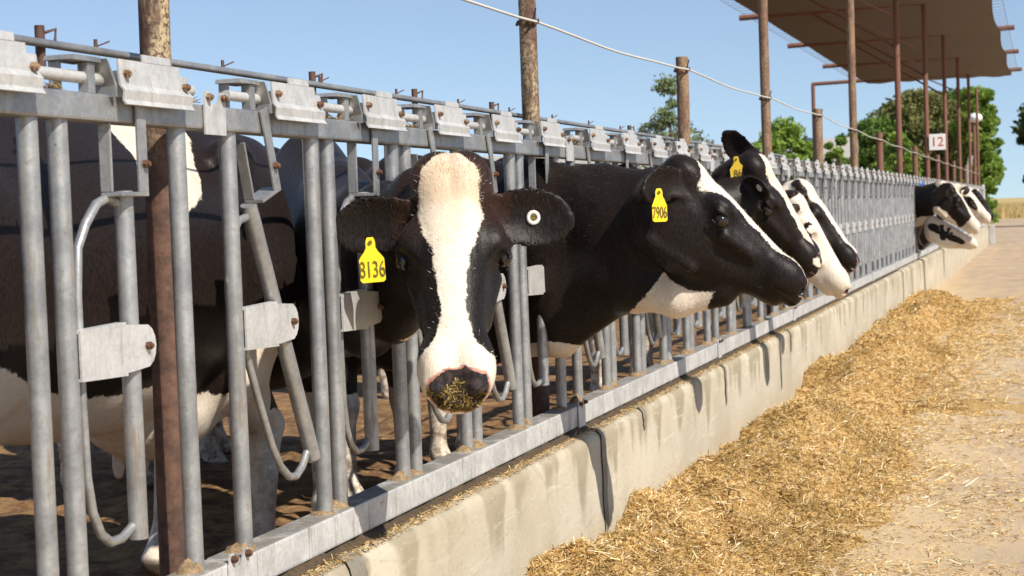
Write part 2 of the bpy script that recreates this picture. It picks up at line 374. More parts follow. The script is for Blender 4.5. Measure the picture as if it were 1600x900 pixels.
# ---------------------------------------------------------------- headlock panels
PIV = -.25+Z0; BAR = .24
TUBES = []
for k in range(5): TUBES += [k*(SW+SG), k*(SW+SG)+SW]
def panel_parts():
    P = {}
    y0, y1 = -JG/2+.006, PITCH-JG/2-.006
    P['top_rail'] = MB().box((-.03, y0, ZT), (.03, y1, ZT+.056), .006)
    P['base_beam'] = MB().box((-.042, y0, ZB-.085), (.042, y1, ZB), .007)
    P['lock_rod'] = MB().tube([(.012, y0+.10, ZT+.087), (.012, y1-.06, ZT+.087)], .0125, 10)
    P['fixed_tube'] = MB().tube([(0, 0, ZB-.002), (0, 0, ZT+.002)], .0212, 16, False)
    P['swing_bar'] = MB().tube([(0, 0, -.41), (0, 0, .33)], .0205, 16)
    pts = [(-.005, 0, .30), (-.005, -.06, .315), (-.005, -.10, .303), (-.005, -.145, .262), (-.005, -.178, .215), (-.005, -.188, .12), (-.005, -.188, -.10), (-.005, -.183, -.25),
           (-.005, -.168, -.325), (-.005, -.140, -.375), (-.005, -.105, -.398), (-.005, -.06, -.398), (-.005, 0, -.375)]
    P['guard_rod'] = MB().tube(pts, .0105, 8)
    # pivot plate with a rounded far end
    poly = [(.004, -.045), (.19, -.05)] + [(.255+.045*math.cos(a), .047*math.sin(a)) for a in np.linspace(-1.25, 1.25, 7)] + [(.19, .05), (.004, .045)]
    mb = MB().prism(poly, 0, .0235, .0285)
    mb.prism([(.004, .045), (.18, .05), (.18, .056), (.004, .051)], 0, .004, .0285)
    mb.prism([(.004, -.045), (.18, -.05), (.18, -.056), (.004, -.051)], 0, .004, .0285)
    P['pivot_plate'] = mb
    # bent cover above each stall
    mid = [(.046, .352), (.050, .300), (.060, .288), (.057, .268), (.064, .258)]
    back = [(x-.0045, z-.001) for x, z in mid][::-1]
    pr = [(x, z+Z0) for x, z in mid+back]
    mb = MB().prism(pr, 1, -.145, .110)
    pr2 = [(x, min(z, .333)+Z0) for x, z in mid+back]
    mb.prism(pr2, 1, .1105, .145)
    mb.prism([(.0425, .352+Z0), (.047, .352+Z0), (.045, .368+Z0), (.0405, .368+Z0)], 1, -.045, .075)
    mb.box((-.005, -.125, .275+Z0), (.043, -.119, .33+Z0)); mb.box((-.005, .125, .275+Z0), (.043, .131, .325+Z0))
    P['latch_cover'] = mb
    hexp = [(.0095*math.cos(a), .0095*math.sin(a)) for a in np.arange(6)*math.pi/3]
    P['bolt'] = MB().prism(hexp, 0, 0, .009).tube([(.008, 0, 0), (.0145, 0, 0)], .0055, 8)
    # folded hoop bracket
    mb = MB(); a, b = .276+Z0, .338+Z0
    mb.box((-.028, .022, a), (-.004, .032, b), .001); mb.box((.004, .078, a), (.028, .104, b), .001)
    mb.prism([(.012, b+.001), (.018, b+.011), (.118, b+.011), (.122, b+.001)], 0, -.032, .034)
    mb.prism([(.1205, b+.009), (.128, b+.005), (.158, a+.02), (.158, a-.005), (.150, a-.005), (.150, a+.018)], 0, -.004, .046)
    P['latch_bracket'] = mb
    # hanging link plate with its square strap; origin at its top
    mb = MB().box((.033, -.012, -.175), (.040, .024, .03), .002)
    mb.box((-.012, -.085, -.183), (.040, .024, -.174), .002); mb.box((-.012, -.085, -.1735), (.016, -.078, -.03), .002)
    P['latch_link'] = mb
    # joint plates with two ears
    def ears(z0, z1, up, x):
        h = .05
        return [(-h, z0), (h, z0), (h, z1), (h-.006, z1+up), (h-.022, z1+up), (h-.03, z1+up*.4), (h-.04, z1), (-h+.04, z1), (-h+.03, z1+up*.4), (-h+.022, z1+up), (-h+.006, z1+up), (-h, z1)]
    P['joint_plate'] = MB().prism(ears(ZT-.012, ZT+.057, .03, 0), 0, .0325, .0375)
    P['base_joint_plate'] = MB().prism(ears(ZB-.088, ZB-.012, .034, 0), 0, .0445, .0495)
    return P
PP = panel_parts()
PMAT = {'top_rail': 'galvanised', 'base_beam': 'galvanised_beam', 'fixed_tube': 'galvanised', 'swing_bar': 'galvanised', 'guard_rod': 'galvanised', 'pivot_plate': 'galvanised_clean',
        'latch_cover': 'galvanised_clean', 'bolt': 'rust_bolt', 'latch_bracket': 'galvanised', 'latch_link': 'galvanised', 'joint_plate': 'galvanised_clean', 'base_joint_plate': 'galvanised_beam', 'lock_rod': 'galvanised_clean'}
PMESH = {}
for n, mb in PP.items():
    o = mb.build(n, PMAT[n]); PMESH[n] = o.data; bpy.data.objects.remove(o)
def part(name, parent, loc=(0,0,0), rx=0):
    o = bpy.data.objects.new(name, PMESH[name]); COL.objects.link(o); o.parent = parent; o.location = loc; o.rotation_euler = (rx, 0, 0); return o
ORD = ['first', 'second', 'third', 'fourth', 'fifth', 'sixth', 'seventh', 'eighth', 'ninth', 'tenth', 'eleventh', 'twelfth', 'thirteenth', 'fourteenth', 'fifteenth', 'sixteenth', 'seventeenth', 'eighteenth', 'nineteenth']
OPEN = {(0, 0): .44, (0, 2): .40, (0, 3): .42, (1, 0): .38, (1, 2): .34, (2, 1): .36, (2, 3): .3, (3, 0): .4, (7, 2): .3, (7, 3): .3, (8, 0): .3, (8, 2): .3, (9, 0): .3}
PANEL_LABEL = {-1: 'galvanised headlock panel nearest the camera, cut off by the left picture edge',
               0: 'galvanised headlock panel that the cow facing the camera reaches through',
               1: 'galvanised headlock panel behind the neck and throat of the cow with tag 7906',
               2: 'galvanised headlock panel behind the muzzle of cow 7906, mostly hidden by cow heads'}
for k in range(-1, 17):
    root = empty('headlock_panel', (0, FY+k*PITCH, 0))
    tag(root, PANEL_LABEL.get(k, f'galvanised headlock panel with upright bars, {ORD[min(k+1,18)]} along the fence from the left edge'), 'headlock fence', 'headlock panels along the feed alley')
    for n in ('top_rail', 'base_beam', 'lock_rod'): part(n, root)
    for t in TUBES: part('fixed_tube', root, (0, t, 0))
    for j in range(5):
        y = j*(SW+SG); op = OPEN.get((k, j), 0)
        b = part('swing_bar', root, (0, y+BAR, PIV), op); part('guard_rod', b)
        pp = part('pivot_plate', root, (0, y, PIV))
        bo = part('bolt', pp, (.0285, .262, 0))
        c = part('latch_cover', root, (0, y+.31+.004*((j*7+k*3) % 3-1), .002*((j+k) % 3-1)))
        if k < 9:
            part('bolt', c, (.048, -.122, .322+Z0)); part('bolt', c, (.050, .124, .308+Z0))
        part('latch_bracket', root, (0, y, 0))
        l = part('latch_link', root, (0, y+(.255 if not op else BAR-.33*math.sin(op)+.03), ZT+.03), .0 if not op else .30)
        if k < 4: part('bolt', l, (.040, .008, -.115))
    for n in ('joint_plate', 'base_joint_plate'):
        p = part(n, root, (0, -JG/2, 0))
        if k < 5:
            for s in (-1, 1): part('bolt', p, (.0375 if n == 'joint_plate' else .0495, s*.036, (ZT+.073) if n == 'joint_plate' else ZB+.008))
# tall end frame of the row
o = MB().tube([(.0, YE+.05, .6), (.0, YE+.05, ZT+.10), (.0, YE+.08, ZT+.16), (.0, YE+.7, ZT+.17), (.0, YE+.78, ZT+.1), (.0, YE+.78, 0)], .04, 10).build('row_end_hoop', 'galvanised_clean')
tag(o, 'rounded galvanised end frame closing the far end of the headlock row', 'fence end')
o = MB().box((.15, YE+.35, 0), (.32, YE+.5, .62), .02).build('end_post', 'galvanised_clean')
tag(o, 'stubby pale post standing at the far end of the concrete wall', 'post')
o = MB().tube([(.03, 26.75, 1.80), (.036, 26.75, 1.52)], .05, 8).build('blue_strap', 'blue_band')
tag(o, 'blue strap wrapped round the fence bar beside the far black cow', 'strap')

# trodden muck heaped round the feet of the bars
VV = []; FF = []; nb = 0
for k in range(-1, 4):
    for t in TUBES:
        y = FY+k*PITCH+t; hh = RNG.uniform(.008, .03); rx, ry = RNG.uniform(.028, .038), RNG.uniform(.03, .075)
        A = np.linspace(0, 2*math.pi, 14, endpoint=False)
        for j, q in enumerate((1, .75, .45, .12)):
            n_ = 1+.35*(RNG.random(14)-.5); VV.append(np.stack([-.004+rx*q*n_*np.cos(A), y-.01+ry*q*n_*np.sin(A), ZB+.001+hh*(1-q**2)*(.7+.6*RNG.random(14))-(.002 if j == 0 else 0)], -1))
            if j:
                b = nb+(j-1)*14; FF += [(b+i, b+(i+1) % 14, b+14+(i+1) % 14, b+14+i) for i in range(14)]
        nb += 56
tag(np_mesh('beam_muck', np.concatenate(VV), FF, 'muck_pale'), kind='stuff')

# ---------------------------------------------------------------- rusty posts, wire rope, soaker pipe
JY = [FY-JG/2+PITCH*i for i in range(18)]
POST_LABEL = {0: 'stout flaking rusty post at the left, standing just behind the nearest bars', 1: 'tall speckled rusty post rising between the camera facing cow and the profile cow', 2: 'short rusty post with the feathery tree behind it',
              3: 'tall rusty post above the cow with the dull 86 tag', 4: 'short greyish post before the pale metal roof', 5: 'tall rusty post reaching the canopy just right of the short greyish post'}
for i, y in enumerate(JY):
    tall = i % 2 == 1
    top = 3.5+Z0 if tall else .875+Z0
    r = .036 if i < 4 else .042
    mb = MB().tube([(-.125, y, PEN-.1), (-.125+.012*(1 if i == 0 else 0), y+.01, top)], r, 18)
    if i > 5 and not tall: lab = f'short rusty post stub, {ORD[(i-6)//2]} short one beyond the first canopy post, above the fence'
    elif i > 5: lab = f'thin tall rusty canopy post, {ORD[(i-7)//2]} one beyond the canopy\'s left front post' if i != 9 else 'tall rusty canopy post that carries the 12 sign'
    else: lab = POST_LABEL[i]
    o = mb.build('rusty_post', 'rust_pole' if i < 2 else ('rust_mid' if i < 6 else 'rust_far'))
    tag(o, lab, 'post', 'rusty posts behind the fence')
def cat(a, b, n, sag):
    return [Vector(a).lerp(Vector(b), t)+Vector((0, 0, -sag*4*t*(1-t)+.003*math.sin(t*11))) for t in np.linspace(0, 1, n)]
pts = []
RZ = [.80, .785, .81, .815, .825, .80, .79, .78]+[.77]*10
for i in range(len(JY)-1):
    pts += cat((-.085, JY[i], RZ[i]+Z0-.01), (-.085, JY[i+1], RZ[i+1]+Z0-.01), 12, .02)[:-1]
pts = [Vector((-.085, .5, .72+Z0))]+pts
o = MB().tube(pts, .0055, 8).build('wire_rope', 'rope'); tag(o, 'pale wire rope sagging from post to post above the fence', 'rope')
for i, y in enumerate(JY[:10]):
    z = RZ[i]+Z0-.01
    MB().tube([(-.125+.045*math.cos(a), y+.045*math.sin(a), z+.012*math.sin(3*a)) for a in np.linspace(0, 6.2, 14)], .005, 6).tube([(-.09, y-.035, z), (-.07, y-.06, z+.05)], .004, 6).build('tie', 'rust_stub', o)
mb = MB().tube([(-.19, -.5, .405+Z0), (-.19, 14, .405+Z0)], .0095, 10)
o = mb.build('soaker_pipe', 'galvanised'); tag(o, 'thin grey water pipe running just behind the top of the headlocks', 'pipe')
for y in np.arange(.9, 13.5, .62):
    MB().tube([(-.19, y, .412+Z0), (-.19, y, .432+Z0)], .0045, 6).tube([(-.19, y+.01, .418+Z0), (-.178, y+.04, .43+Z0)], .002, 5).build('spray_nozzle', 'rust_stub', o)
for y in (3.18, 4.60, 5.45, 6.3, 8.6):
    MB().tube([(-.205, y, .33+Z0), (-.205, y, .445+Z0)], .011, 8).tube([(-.20, y+.01, .43+Z0), (-.19, y+.04, .44+Z0), (-.19, y+.035, .415+Z0)], .0035, 6).build('pipe_stub', 'rust_stub', o)

# ---------------------------------------------------------------- shade canopy
root = empty('shade_canopy', (0, 37, Z0+3.5)); tag(root, 'big brown shade cloth stretched on rusty pipes above the pens', 'canopy')
def rel(p): return (p[0], p[1]-37, p[2]-Z0-3.5)
xs = np.linspace(-3.05, 1.05, 24); ys = np.linspace(18.9, 50.4, 90)
def cz(X, Y):
    ph = ((Y-JY[1]) % (2*PITCH))/(2*PITCH)
    edge = np.clip((Y-49.6)/.8, 0, 1)
    return -.02-.05*np.sin(ph*math.pi)*(.35+.65*np.abs((X+1)/2.05)**2)+.018*edge*np.sin(X*7.7)
def warp(V):
    ph = ((V[:, 1]-JY[1]) % (2*PITCH))/(2*PITCH); t = (V[:, 0]+1)/2.05
    V[:, 0] -= t*.05*np.sin(ph*math.pi); return V
V, F = grid_mesh(xs, ys, cz); V = warp(V); V[:, 1] -= 37
V2 = V.copy(); V2[:, 2] += .012; n = len(V)
cl = np_mesh('cloth', np.concatenate([V, V2]), np.concatenate([F[:, ::-1], F+n]), 'shade_cloth', root)
for i in range(5, 17, 2):
    x0 = -4.5 if i == 15 else -3.42
    MB().tube([rel((x0, JY[i], Z0+3.462)), rel((1.33, JY[i], Z0+3.55))], .055, 10).build('purlin', 'rust_far', root)
for s, xe, xr in ((1, 1.05, 1.22), (-1, -3.05, -3.3)):
    mb = MB(); mb.tube([rel((xr, 19, Z0+3.5)), rel((xr, 49.6, Z0+3.5))], .004, 5)
    for y in np.arange(19.2, 49.4, .45):
        ph = ((y-JY[1]) % (2*PITCH))/(2*PITCH); xx = xe-s*.05*math.sin(ph*math.pi)
        mb.tube([rel((xx-.02*s, y, Z0+3.5-.05*math.sin(ph*math.pi))), rel((xr, y+.12, Z0+3.5))], .004, 4, False)
    mb.build('lacing', 'shade_cloth', root)
for i in (5, 7, 9, 11):
    MB().tube([rel((-2.1, JY[i], Z0+3.45)), rel((-.125, JY[i]+.03, Z0+2.2+.12*i*0))], .02, 6).build('brace', 'rust_far', root)
    MB().tube([rel((-2.2, JY[i], Z0+3.42)), rel((-.15, JY[i+2], Z0+2.65))], .016, 6).build('brace', 'rust_far', root)
o = MB().tube([(-4.46, JY[15], PEN-.1), (-4.46, JY[15], Z0+3.44)], .055, 10).build('rusty_post', 'rust_far')
tag(o, 'rusty corner post holding the left end of the last canopy pipe', 'post', 'rusty posts behind the fence')
# number sign on its post
sg = MB().box((-.085, JY[9]-.062, Z0+.88), (.20, JY[9]-.05, Z0+1.165), .006).build('number_sign', 'sign_white')
tag(sg, 'small white square sign with a red 12 on a rusty post', 'sign')
Mt = Matrix.Translation((.057, JY[9]-.064, Z0+1.02)) @ Matrix.Rotation(math.pi/2, 4, 'X')
text_mesh('number', '12', .235, 'sign_red', sg, Mt, .001)

# ---------------------------------------------------------------- far barn, lamp, trees
o = empty('metal_barn', (-14, 100, 0)); tag(o, 'long low barn with a pale metal roof behind the fence', 'barn')
MB().box((-18, 2, 0), (4.8, 14, 2.4)).build('wall', 'wall_grey', o)
MB().prism([(-19, 2.5), (5.1, 2.9), (5.1, 5.33), (-19, 5.2)], 1, 0, 8).build('roof', 'roof_metal', o)
for x in np.arange(-17, 5, 2.1): MB().box((x, -.03, 2.9), (x+.06, -.005, 5.2)).build('roof_seam', 'roof_metal', o)
o = MB().tube([(-9.05, 80, 0), (-8.75, 80, 4.45)], .46, 16).sphere((-8.75, 80, 4.43), (.46, .46, .2)).build('water_tank', 'tank_blue'); tag(o, 'dark blue round tank poking up before the barn roof', 'tank')
o = empty('yard_lamp', (-.4, 60, 0)); tag(o, 'white globe lamp on a thin pole before the dense trees', 'lamp')
MB().tube([(0, 0, 0), (0, 0, 4.15)], .05, 8).build('pole', 'rust_far', o); MB().sphere((.05, 0, 4.25), (.24, .24, .17)).build('globe', 'lamp_white', o)
o = MB().box((-.07, -.05, -.1), (.07, .05, .75), .01).build('white_lever', 'galvanised_clean'); o.location = (-.36, 53, 2.05); o.rotation_euler = (0, R(8), 0)
tag(o, 'white slanted gate lever sticking up behind the far cows', 'lever')

def leafs(cent, rad, n, size, cols, droop=0, flat=.6):
    """n leaf quads in clumps; cent (k,3), rad (k,)"""
    k = RNG.integers(0, len(cent), n)
    d = RNG.normal(size=(n, 3)); d /= np.linalg.norm(d, axis=1)[:, None]
    rr_ = RNG.random(n)**.45
    p = cent[k]+d*(rad[k]*rr_[:, None] if rad.ndim > 1 else (rad[k]*rr_)[:, None])
    a = RNG.normal(size=(n, 3))+d*.5; a[:, 2] -= droop; a /= np.linalg.norm(a, axis=1)[:, None]
    b = np.cross(a, RNG.normal(size=(n, 3))); b /= np.linalg.norm(b, axis=1)[:, None]
    s = size*(.6+.8*RNG.random(n))[:, None]
    V = np.stack([p-a*s, p+b*s*flat, p+a*s, p-b*s*flat], 1).reshape(-1, 3)
    cm = RNG.random(len(cent))[k]*.75+RNG.random(n)*.25
    c0, c1 = np.array(cols[0]), np.array(cols[1]); C = c0+(c1-c0)*cm[:, None]
    C = np.concatenate([C, np.ones((n, 1))], 1)
    return V, np.arange(4*n).reshape(-1, 4), np.repeat(C, 4, 0)
def tree(name, label, cat_, x, y, h, w, z0, nclump, nleaf, size, cols, group='trees beyond the pens', shape='round', droop=0, trunk=True):
    root = empty(name, (x, y, 0)); tag(root, label, cat_, group)
    u = RNG.random(nclump); th = RNG.random(nclump)*2*math.pi
    if shape == 'feather':
        nb = nclump//6; ub = np.sort(RNG.random(nb))*.96; ta = RNG.random(nb)*2*math.pi; L = w*(1-ub)**.75*(.55+.6*RNG.random(nb)); t_ = np.tile(np.linspace(.2, 1, 6), nb)
        u = np.repeat(ub, 6)+(.05*t_-.16*t_**2*(1-np.repeat(ub, 6))); r = np.repeat(L, 6)*t_; th = np.repeat(ta, 6)+RNG.normal(size=nb*6)*.06
    elif shape == 'cone': r = w*(1-u)**.9*(.3+.7*RNG.random(nclump))
    elif shape == 'column': r = w*(.55+.45*np.sin(np.clip(u, .05, .95)*math.pi))*np.sqrt(RNG.random(nclump))
    else: r = w*np.sqrt(np.clip(1-(2*u-1)**2, .12, 1))*(.35+.65*RNG.random(nclump))
    c = np.stack([r*np.cos(th), r*np.sin(th), z0+(h-z0)*u], -1)
    rad = (.14+.22*RNG.random(len(c)))*w*(.40 if shape == 'feather' else 1)
    rad3 = np.stack([rad*1.1, rad*1.1, rad*.8], -1)
    V, F, C = leafs(c, rad3, nleaf, size, cols, droop)
    mb = MB().tube([(0, 0, -.05), (.05*w, 0, h*.35), (0, .03*w, h*.8)], [w*.07+.05, w*.05+.03, .02], 8)
    for i in range(0, min(nclump, 26)):
        b0 = Vector((.05*w, 0, max(.3*h, c[i][2]-.25*h))); e = Vector(c[i])
        mb.tube([b0, b0.lerp(e, .5)+Vector((0, 0, .1)), e], [w*.022+.012, w*.014+.008, .006], 5)
    mb.build('trunk', 'bark', root)
    np_mesh('crown', V, F, 'leaf', root, False, {'tint': ('FLOAT_COLOR', C)})
    return root
G1 = ((.065, .12, .022), (.19, .29, .06)); G2 = ((.11, .13, .04), (.27, .26, .09)); G3 = ((.11, .185, .025), (.28, .40, .07)); G4 = ((.045, .07, .02), (.12, .165, .045))
tree('feathery_tree', 'sparse feathery grey green tree rising behind a short rusty post', 'tree', -7.8, 45, 5.05, 1.7, 1.6, 330, 7000, .046, ((.15, .19, .09), (.30, .36, .17)), shape='feather', droop=1.5)
tree('leafy_bush', 'round green bush beside the tall post left of the barn roof', 'bush', -7.4, 62, 4.35, 1.6, .8, 60, 14000, .085, G3)
tree('leafy_bush', 'small pale green bush before the barn roof between two posts', 'bush', -5.2, 62, 3.95, .65, .8, 18, 3500, .11, G3)
tree('leafy_bush', 'low light green bush at the left foot of the big tree mass', 'bush', -3.5, 66, 4.0, .95, .8, 22, 4500, .12, G3)
tree('broad_tree', 'olive brown tree in the middle of the dense mass', 'tree', -5.6, 108, 7.9, 3.3, .8, 190, 50000, .145, G2)
tree('broad_tree', 'lower green tree on the left of the dense mass', 'tree', -8.2, 106, 6.2, 2.6, .8, 170, 38000, .14, G1)
tree('broad_tree', 'tall dark green tree right of the 12 sign', 'tree', -3.4, 110, 7.9, 2.3, .8, 170, 42000, .14, G1)
tree('vine_column', 'bright green vine covered column ending the tree mass on the right', 'tree', -1.95, 104, 7.9, 1.35, .0, 220, 40000, .115, G3, shape='column')
tree('dark_evergreen', 'dark evergreen tree leaning in at the right picture edge', 'tree', 2.45, 88, 6.5, 1.75, 1.7, 90, 18000, .15, G4)
# dry grass verge far behind
n = 9000; p = np.stack([RNG.uniform(-6, 14, n), RNG.uniform(122, 190, n), np.zeros(n)], -1); hh = RNG.uniform(.3, 1.1, n)[:, None]; dx = RNG.normal(size=(n, 2))*.2
tip = p+np.concatenate([dx, hh], 1); wv = np.array([.06, 0, 0])
V = np.stack([p-wv, p+wv, tip], 1).reshape(-1, 3); c0 = np.array([.36, .26, .1]); C = c0+np.array([.26, .22, .13])*RNG.random((n, 1))
o = np_mesh('dry_weeds', V, np.arange(3*n).reshape(-1, 3), 'straw', None, False, {'tint': ('FLOAT_COLOR', np.repeat(np.concatenate([C, np.ones((n, 1))], 1), 3, 0))}); tag(o, kind='stuff')

# ---------------------------------------------------------------- feed
def feed_h(X, Y):
    edge = .96+.30*(fbm(Y*.45, Y*0, 3, 21)-.5)*2+.10*np.sin(Y*.9)+.30*(fbm(X*3, Y*3, 4, 61)-.5)
    ridge = .42+.1*np.sin(Y*.7)
    end = np.clip((25.2-Y)/2.2, 0, 1); end = end*end*(3-2*end)
    t = np.clip((edge-X)/(edge-ridge), 0, 1); body = t*t*(3-2*t)
    t2 = np.clip((ridge-X)/.35, 0, 1); left = 1-.30*t2
    lump = .15+1.55*fbm(X*2.0, Y*1.4, 4, 31)
    h = .265*body*left*lump*end
    tongue = np.exp(-((Y-12.4-.25*(X-1))/.34)**2)*np.clip((2.4-X)/.6, 0, 1)*(X > .5)*.05*np.clip(fbm(X*4, Y*4, 3, 5)*2.6-.75, 0, 1.2)
    fine = (.085*(fbm(X*7, Y*7, 3, 51)-.5)+.055*(fbm(X*17, Y*17, 4, 41, .65)-.5))*np.clip(h/.06, 0, 1)
    return np.maximum(h, tongue)+fine-.004
xs = np.arange(.12, 2.6, .022); ys = np.concatenate([np.arange(4.6, 12, .022), np.arange(12, 27, .05)])
V, F = grid_mesh(xs, ys, feed_h)
ft = NT('feed'); v = ft.geo(); a = ft.noise(v, 85, 6, .8); b = ft.noise(ft.geo((1, 1, 1)), 3.5, 4, .65); c3 = ft.noise(ft.geo((1, .35, 1)), 130, 3, .7)
bs = ft.ramp(a, [(.30, (.13, .068, .02)), (.43, (.42, .25, .09)), (.54, (.62, .40, .16)), (.68, (.76, .57, .31))])
bs = ft.mix(ft.math('MULTIPLY', ft.step(b, .50, .68), .7), bs, (.26, .155, .035))
bs = ft.mix(ft.math('MULTIPLY', ft.step(c3, .62, .7), .8), bs, (.75, .58, .32))
ft.set('Base Color', bs); ft.set('Roughness', .95); ft.set('Specular IOR Level', .15); ft.bump(a, .9, .018); MAT['feed'] = ft.m
pile = np_mesh('feed_pile', V, F, 'feed'); tag(pile, kind='stuff')
def straws(n, px, py, zf, L, wd, tilt=.35, cols=None):
    th = RNG.random(n)*2*math.pi; el = RNG.normal(size=n)*tilt
    d = np.stack([np.cos(th)*np.cos(el), np.sin(th)*np.cos(el), np.sin(el)], -1); l = (L*(.35+1.3*RNG.random(n)**2))[:, None]
    p = np.stack([px, py, zf+np.abs(d[:, 2])*l[:, 0]*.35+.004], -1)
    sd_ = np.cross(d, RNG.normal(size=(n, 3))*.4+np.array([0, 0, 1])); sd_ /= np.linalg.norm(sd_, axis=1)[:, None]; w_ = (wd*(.5+RNG.random(n)))[:, None]
    b = np.cross(d, sd_)*w_*.5
    V = np.stack([p-d*l/2-sd_*w_, p-d*l/2+sd_*w_, p+b*2, p+d*l/2+sd_*w_*.8, p+d*l/2-sd_*w_*.8], 1)
    F = (np.arange(n)*5)[:, None, None]+np.array([[0, 1, 2], [1, 3, 2], [3, 4, 2], [4, 0, 2]])[None]
    cs = np.array(cols if cols is not None else [(.72, .495, .205), (.84, .655, .36), (.60, .375, .13), (.40, .26, .065), (.26, .14, .045), (.90, .79, .57)])
    pr = np.array([.32, .22, .2, .12, .08, .06]) if cols is None else np.ones(len(cs))/len(cs)
    C = cs[RNG.choice(len(cs), n, p=pr)]*(.8+.4*RNG.random((n, 1)))
    if cols is None:
        g_ = np.clip((fbm(px*2.4, py*1.6, 4, 91)-.52)*6, 0, 1)*(RNG.random(n) < .7)*(px < 1.3); C = C*(1-g_[:, None]*.5)+np.array([.29, .18, .04])*g_[:, None]*.5
    C = np.concatenate([np.clip(C, 0, .9), np.ones((n, 1))], 1)
    return V.reshape(-1, 3), F.reshape(-1, 3), np.repeat(C, 5, 0)
N = 175000
y = 4.9+(25.5-4.9)*RNG.random(N)**2.1; x = .12+1.1*RNG.random(N)**.9
g = feed_h(x, y); keep = RNG.random(N) < np.clip(g/.03, .10, 1); x, y, g = x[keep], y[keep], g[keep]
V, F, C = straws(len(x), x, y, g, .025+.0012*y, .0008+.00016*y)
o = np_mesh('loose_straw', V, F, 'straw', pile, False, {'tint': ('FLOAT_COLOR', C)}); o['kind'] = 'stuff'
N = 1500
y = 5.0+14*RNG.random(N)**1.8; x = .15+1.5*RNG.random(N); g = np.maximum(feed_h(x, y), .004)
V, F, C = straws(N, x, y, g+.006, .075, .0019, .3, [(.84, .72, .5), (.9, .82, .64), (.74, .58, .32)])
o = np_mesh('long_straw', V, F, 'straw', pile, False, {'tint': ('FLOAT_COLOR', C)}); o['kind'] = 'stuff'
N = 60000
y = 5.0+21*RNG.random(N)**1.7; x = .85+1.9*RNG.random(N)**1.9; kp = fbm(x*2.5, y*1.5, 3, 71)+.35*RNG.random(N) > .5+.12*(x-.9); x, y = x[kp], y[kp]; N = len(x); g = np.maximum(feed_h(x, y), .004)
V, F, C = straws(len(x), x, y, g, .022+.0012*y, .0010+.00016*y, .12)
o = np_mesh('scattered_straw', V, F, 'straw', None, False, {'tint': ('FLOAT_COLOR', C)}); tag(o, kind='stuff')
N = 5200
y = .8+11*RNG.random(N)**1.3; y = y[(fbm(y*2.1, y*0, 2, 77) > .5)]; N = len(y); x = RNG.uniform(-.025, .026, N)
V, F, C = straws(N, x, y, np.full(N, ZT+.057), .022, .0016, .45, [(.42, .28, .1), (.55, .4, .18), (.22, .14, .05), (.15, .09, .04)])
o = np_mesh('rail_hay', V, F, 'straw', None, False, {'tint': ('FLOAT_COLOR', C)}); tag(o, kind='stuff')
N = 6500
y = 3.3+12*RNG.random(N)**1.5; x = .055+.05*RNG.random(N)**1.2
V, F, C = straws(N, x, y, np.full(N, .612), .014, .0014, .3, [(.5, .32, .12), (.62, .45, .2), (.28, .17, .06), (.18, .1, .04), (.7, .55, .3)])
o = np_mesh('wall_top_crumbs', V, F, 'straw', None, False, {'tint': ('FLOAT_COLOR', C)}); tag(o, kind='stuff')
# ---------------------------------------------------------------- cows: one signed-distance body each, meshed to one surface
def f32(a): return np.asarray(a, np.float32)
def ell(P, c, r, B=None):
    q = P-f32(c)
    if B is not None: q = q @ f32(B)
    q = q/f32(r); k0 = np.sqrt((q*q).sum(1)); q = q/f32(r); k1 = np.sqrt((q*q).sum(1))
    return k0*(k0-1)/np.maximum(k1, 1e-6)
def rcone(P, a, b, ra, rb):
    a = f32(a); ba = f32(b)-a; q = P-a; t = np.clip(q @ ba/float(ba @ ba), 0, 1)
    d = q-t[:, None]*ba
    return np.sqrt((d*d).sum(1))-(ra+(rb-ra)*t)
def eseg(P, a, b, up, wha, whb):
    a = f32(a); ba = f32(b)-a; L = float(np.sqrt(ba @ ba)); d = ba/L
    up = f32(up); v = up-d*float(up @ d); v /= np.sqrt(v @ v); s = np.cross(d, v)
    q = P-a; t = np.clip(q @ d/L, 0, 1); q = q-(t*L)[:, None]*d
    w_ = wha[0]+(whb[0]-wha[0])*t; h_ = wha[1]+(whb[1]-wha[1])*t; e_ = np.minimum(w_, h_)
    x, y, z = q @ s, q @ v, q @ d
    k0 = np.sqrt((x/w_)**2+(y/h_)**2+(z/e_)**2); k1 = np.sqrt((x/w_**2)**2+(y/h_**2)**2+(z/e_**2)**2)
    return k0*(k0-1)/np.maximum(k1, 1e-6)
def smin(a, b, k):
    h = np.clip(.5+.5*(b-a)/k, 0, 1); return b*(1-h)+a*h-k*h*(1-h)
def smax(a, b, k): return -smin(-a, -b, k)
HX = [-.06, -.02, .03, .10, .18, .26, .34, .42, .48, .53, .575]
HT = [-.075, -.02, .006, .016, .013, .002, -.008, -.016, -.022, -.036, -.072]
HB = [-.24, -.28, -.315, -.335, -.332, -.308, -.268, -.228, -.202, -.182, -.150]
HW = [.066, .096, .117, .133, .136, .120, .102, .090, .091, .092, .066]
HL = [.066, .078, .086, .092, .088, .078, .068, .063, .067, .068, .050]
_xx = np.linspace(-.06, .575, 200)
def _sm(t):
    y_ = np.interp(_xx, HX, t); kern = np.ones(15)/15; yp = np.pad(y_, 7, mode='edge'); return np.convolve(yp, kern, 'valid')
HTs, HBs, HWs, HLs = (_sm(t) for t in (HT, HB, HW, HL))
EYE = (.200, .137, -.082)
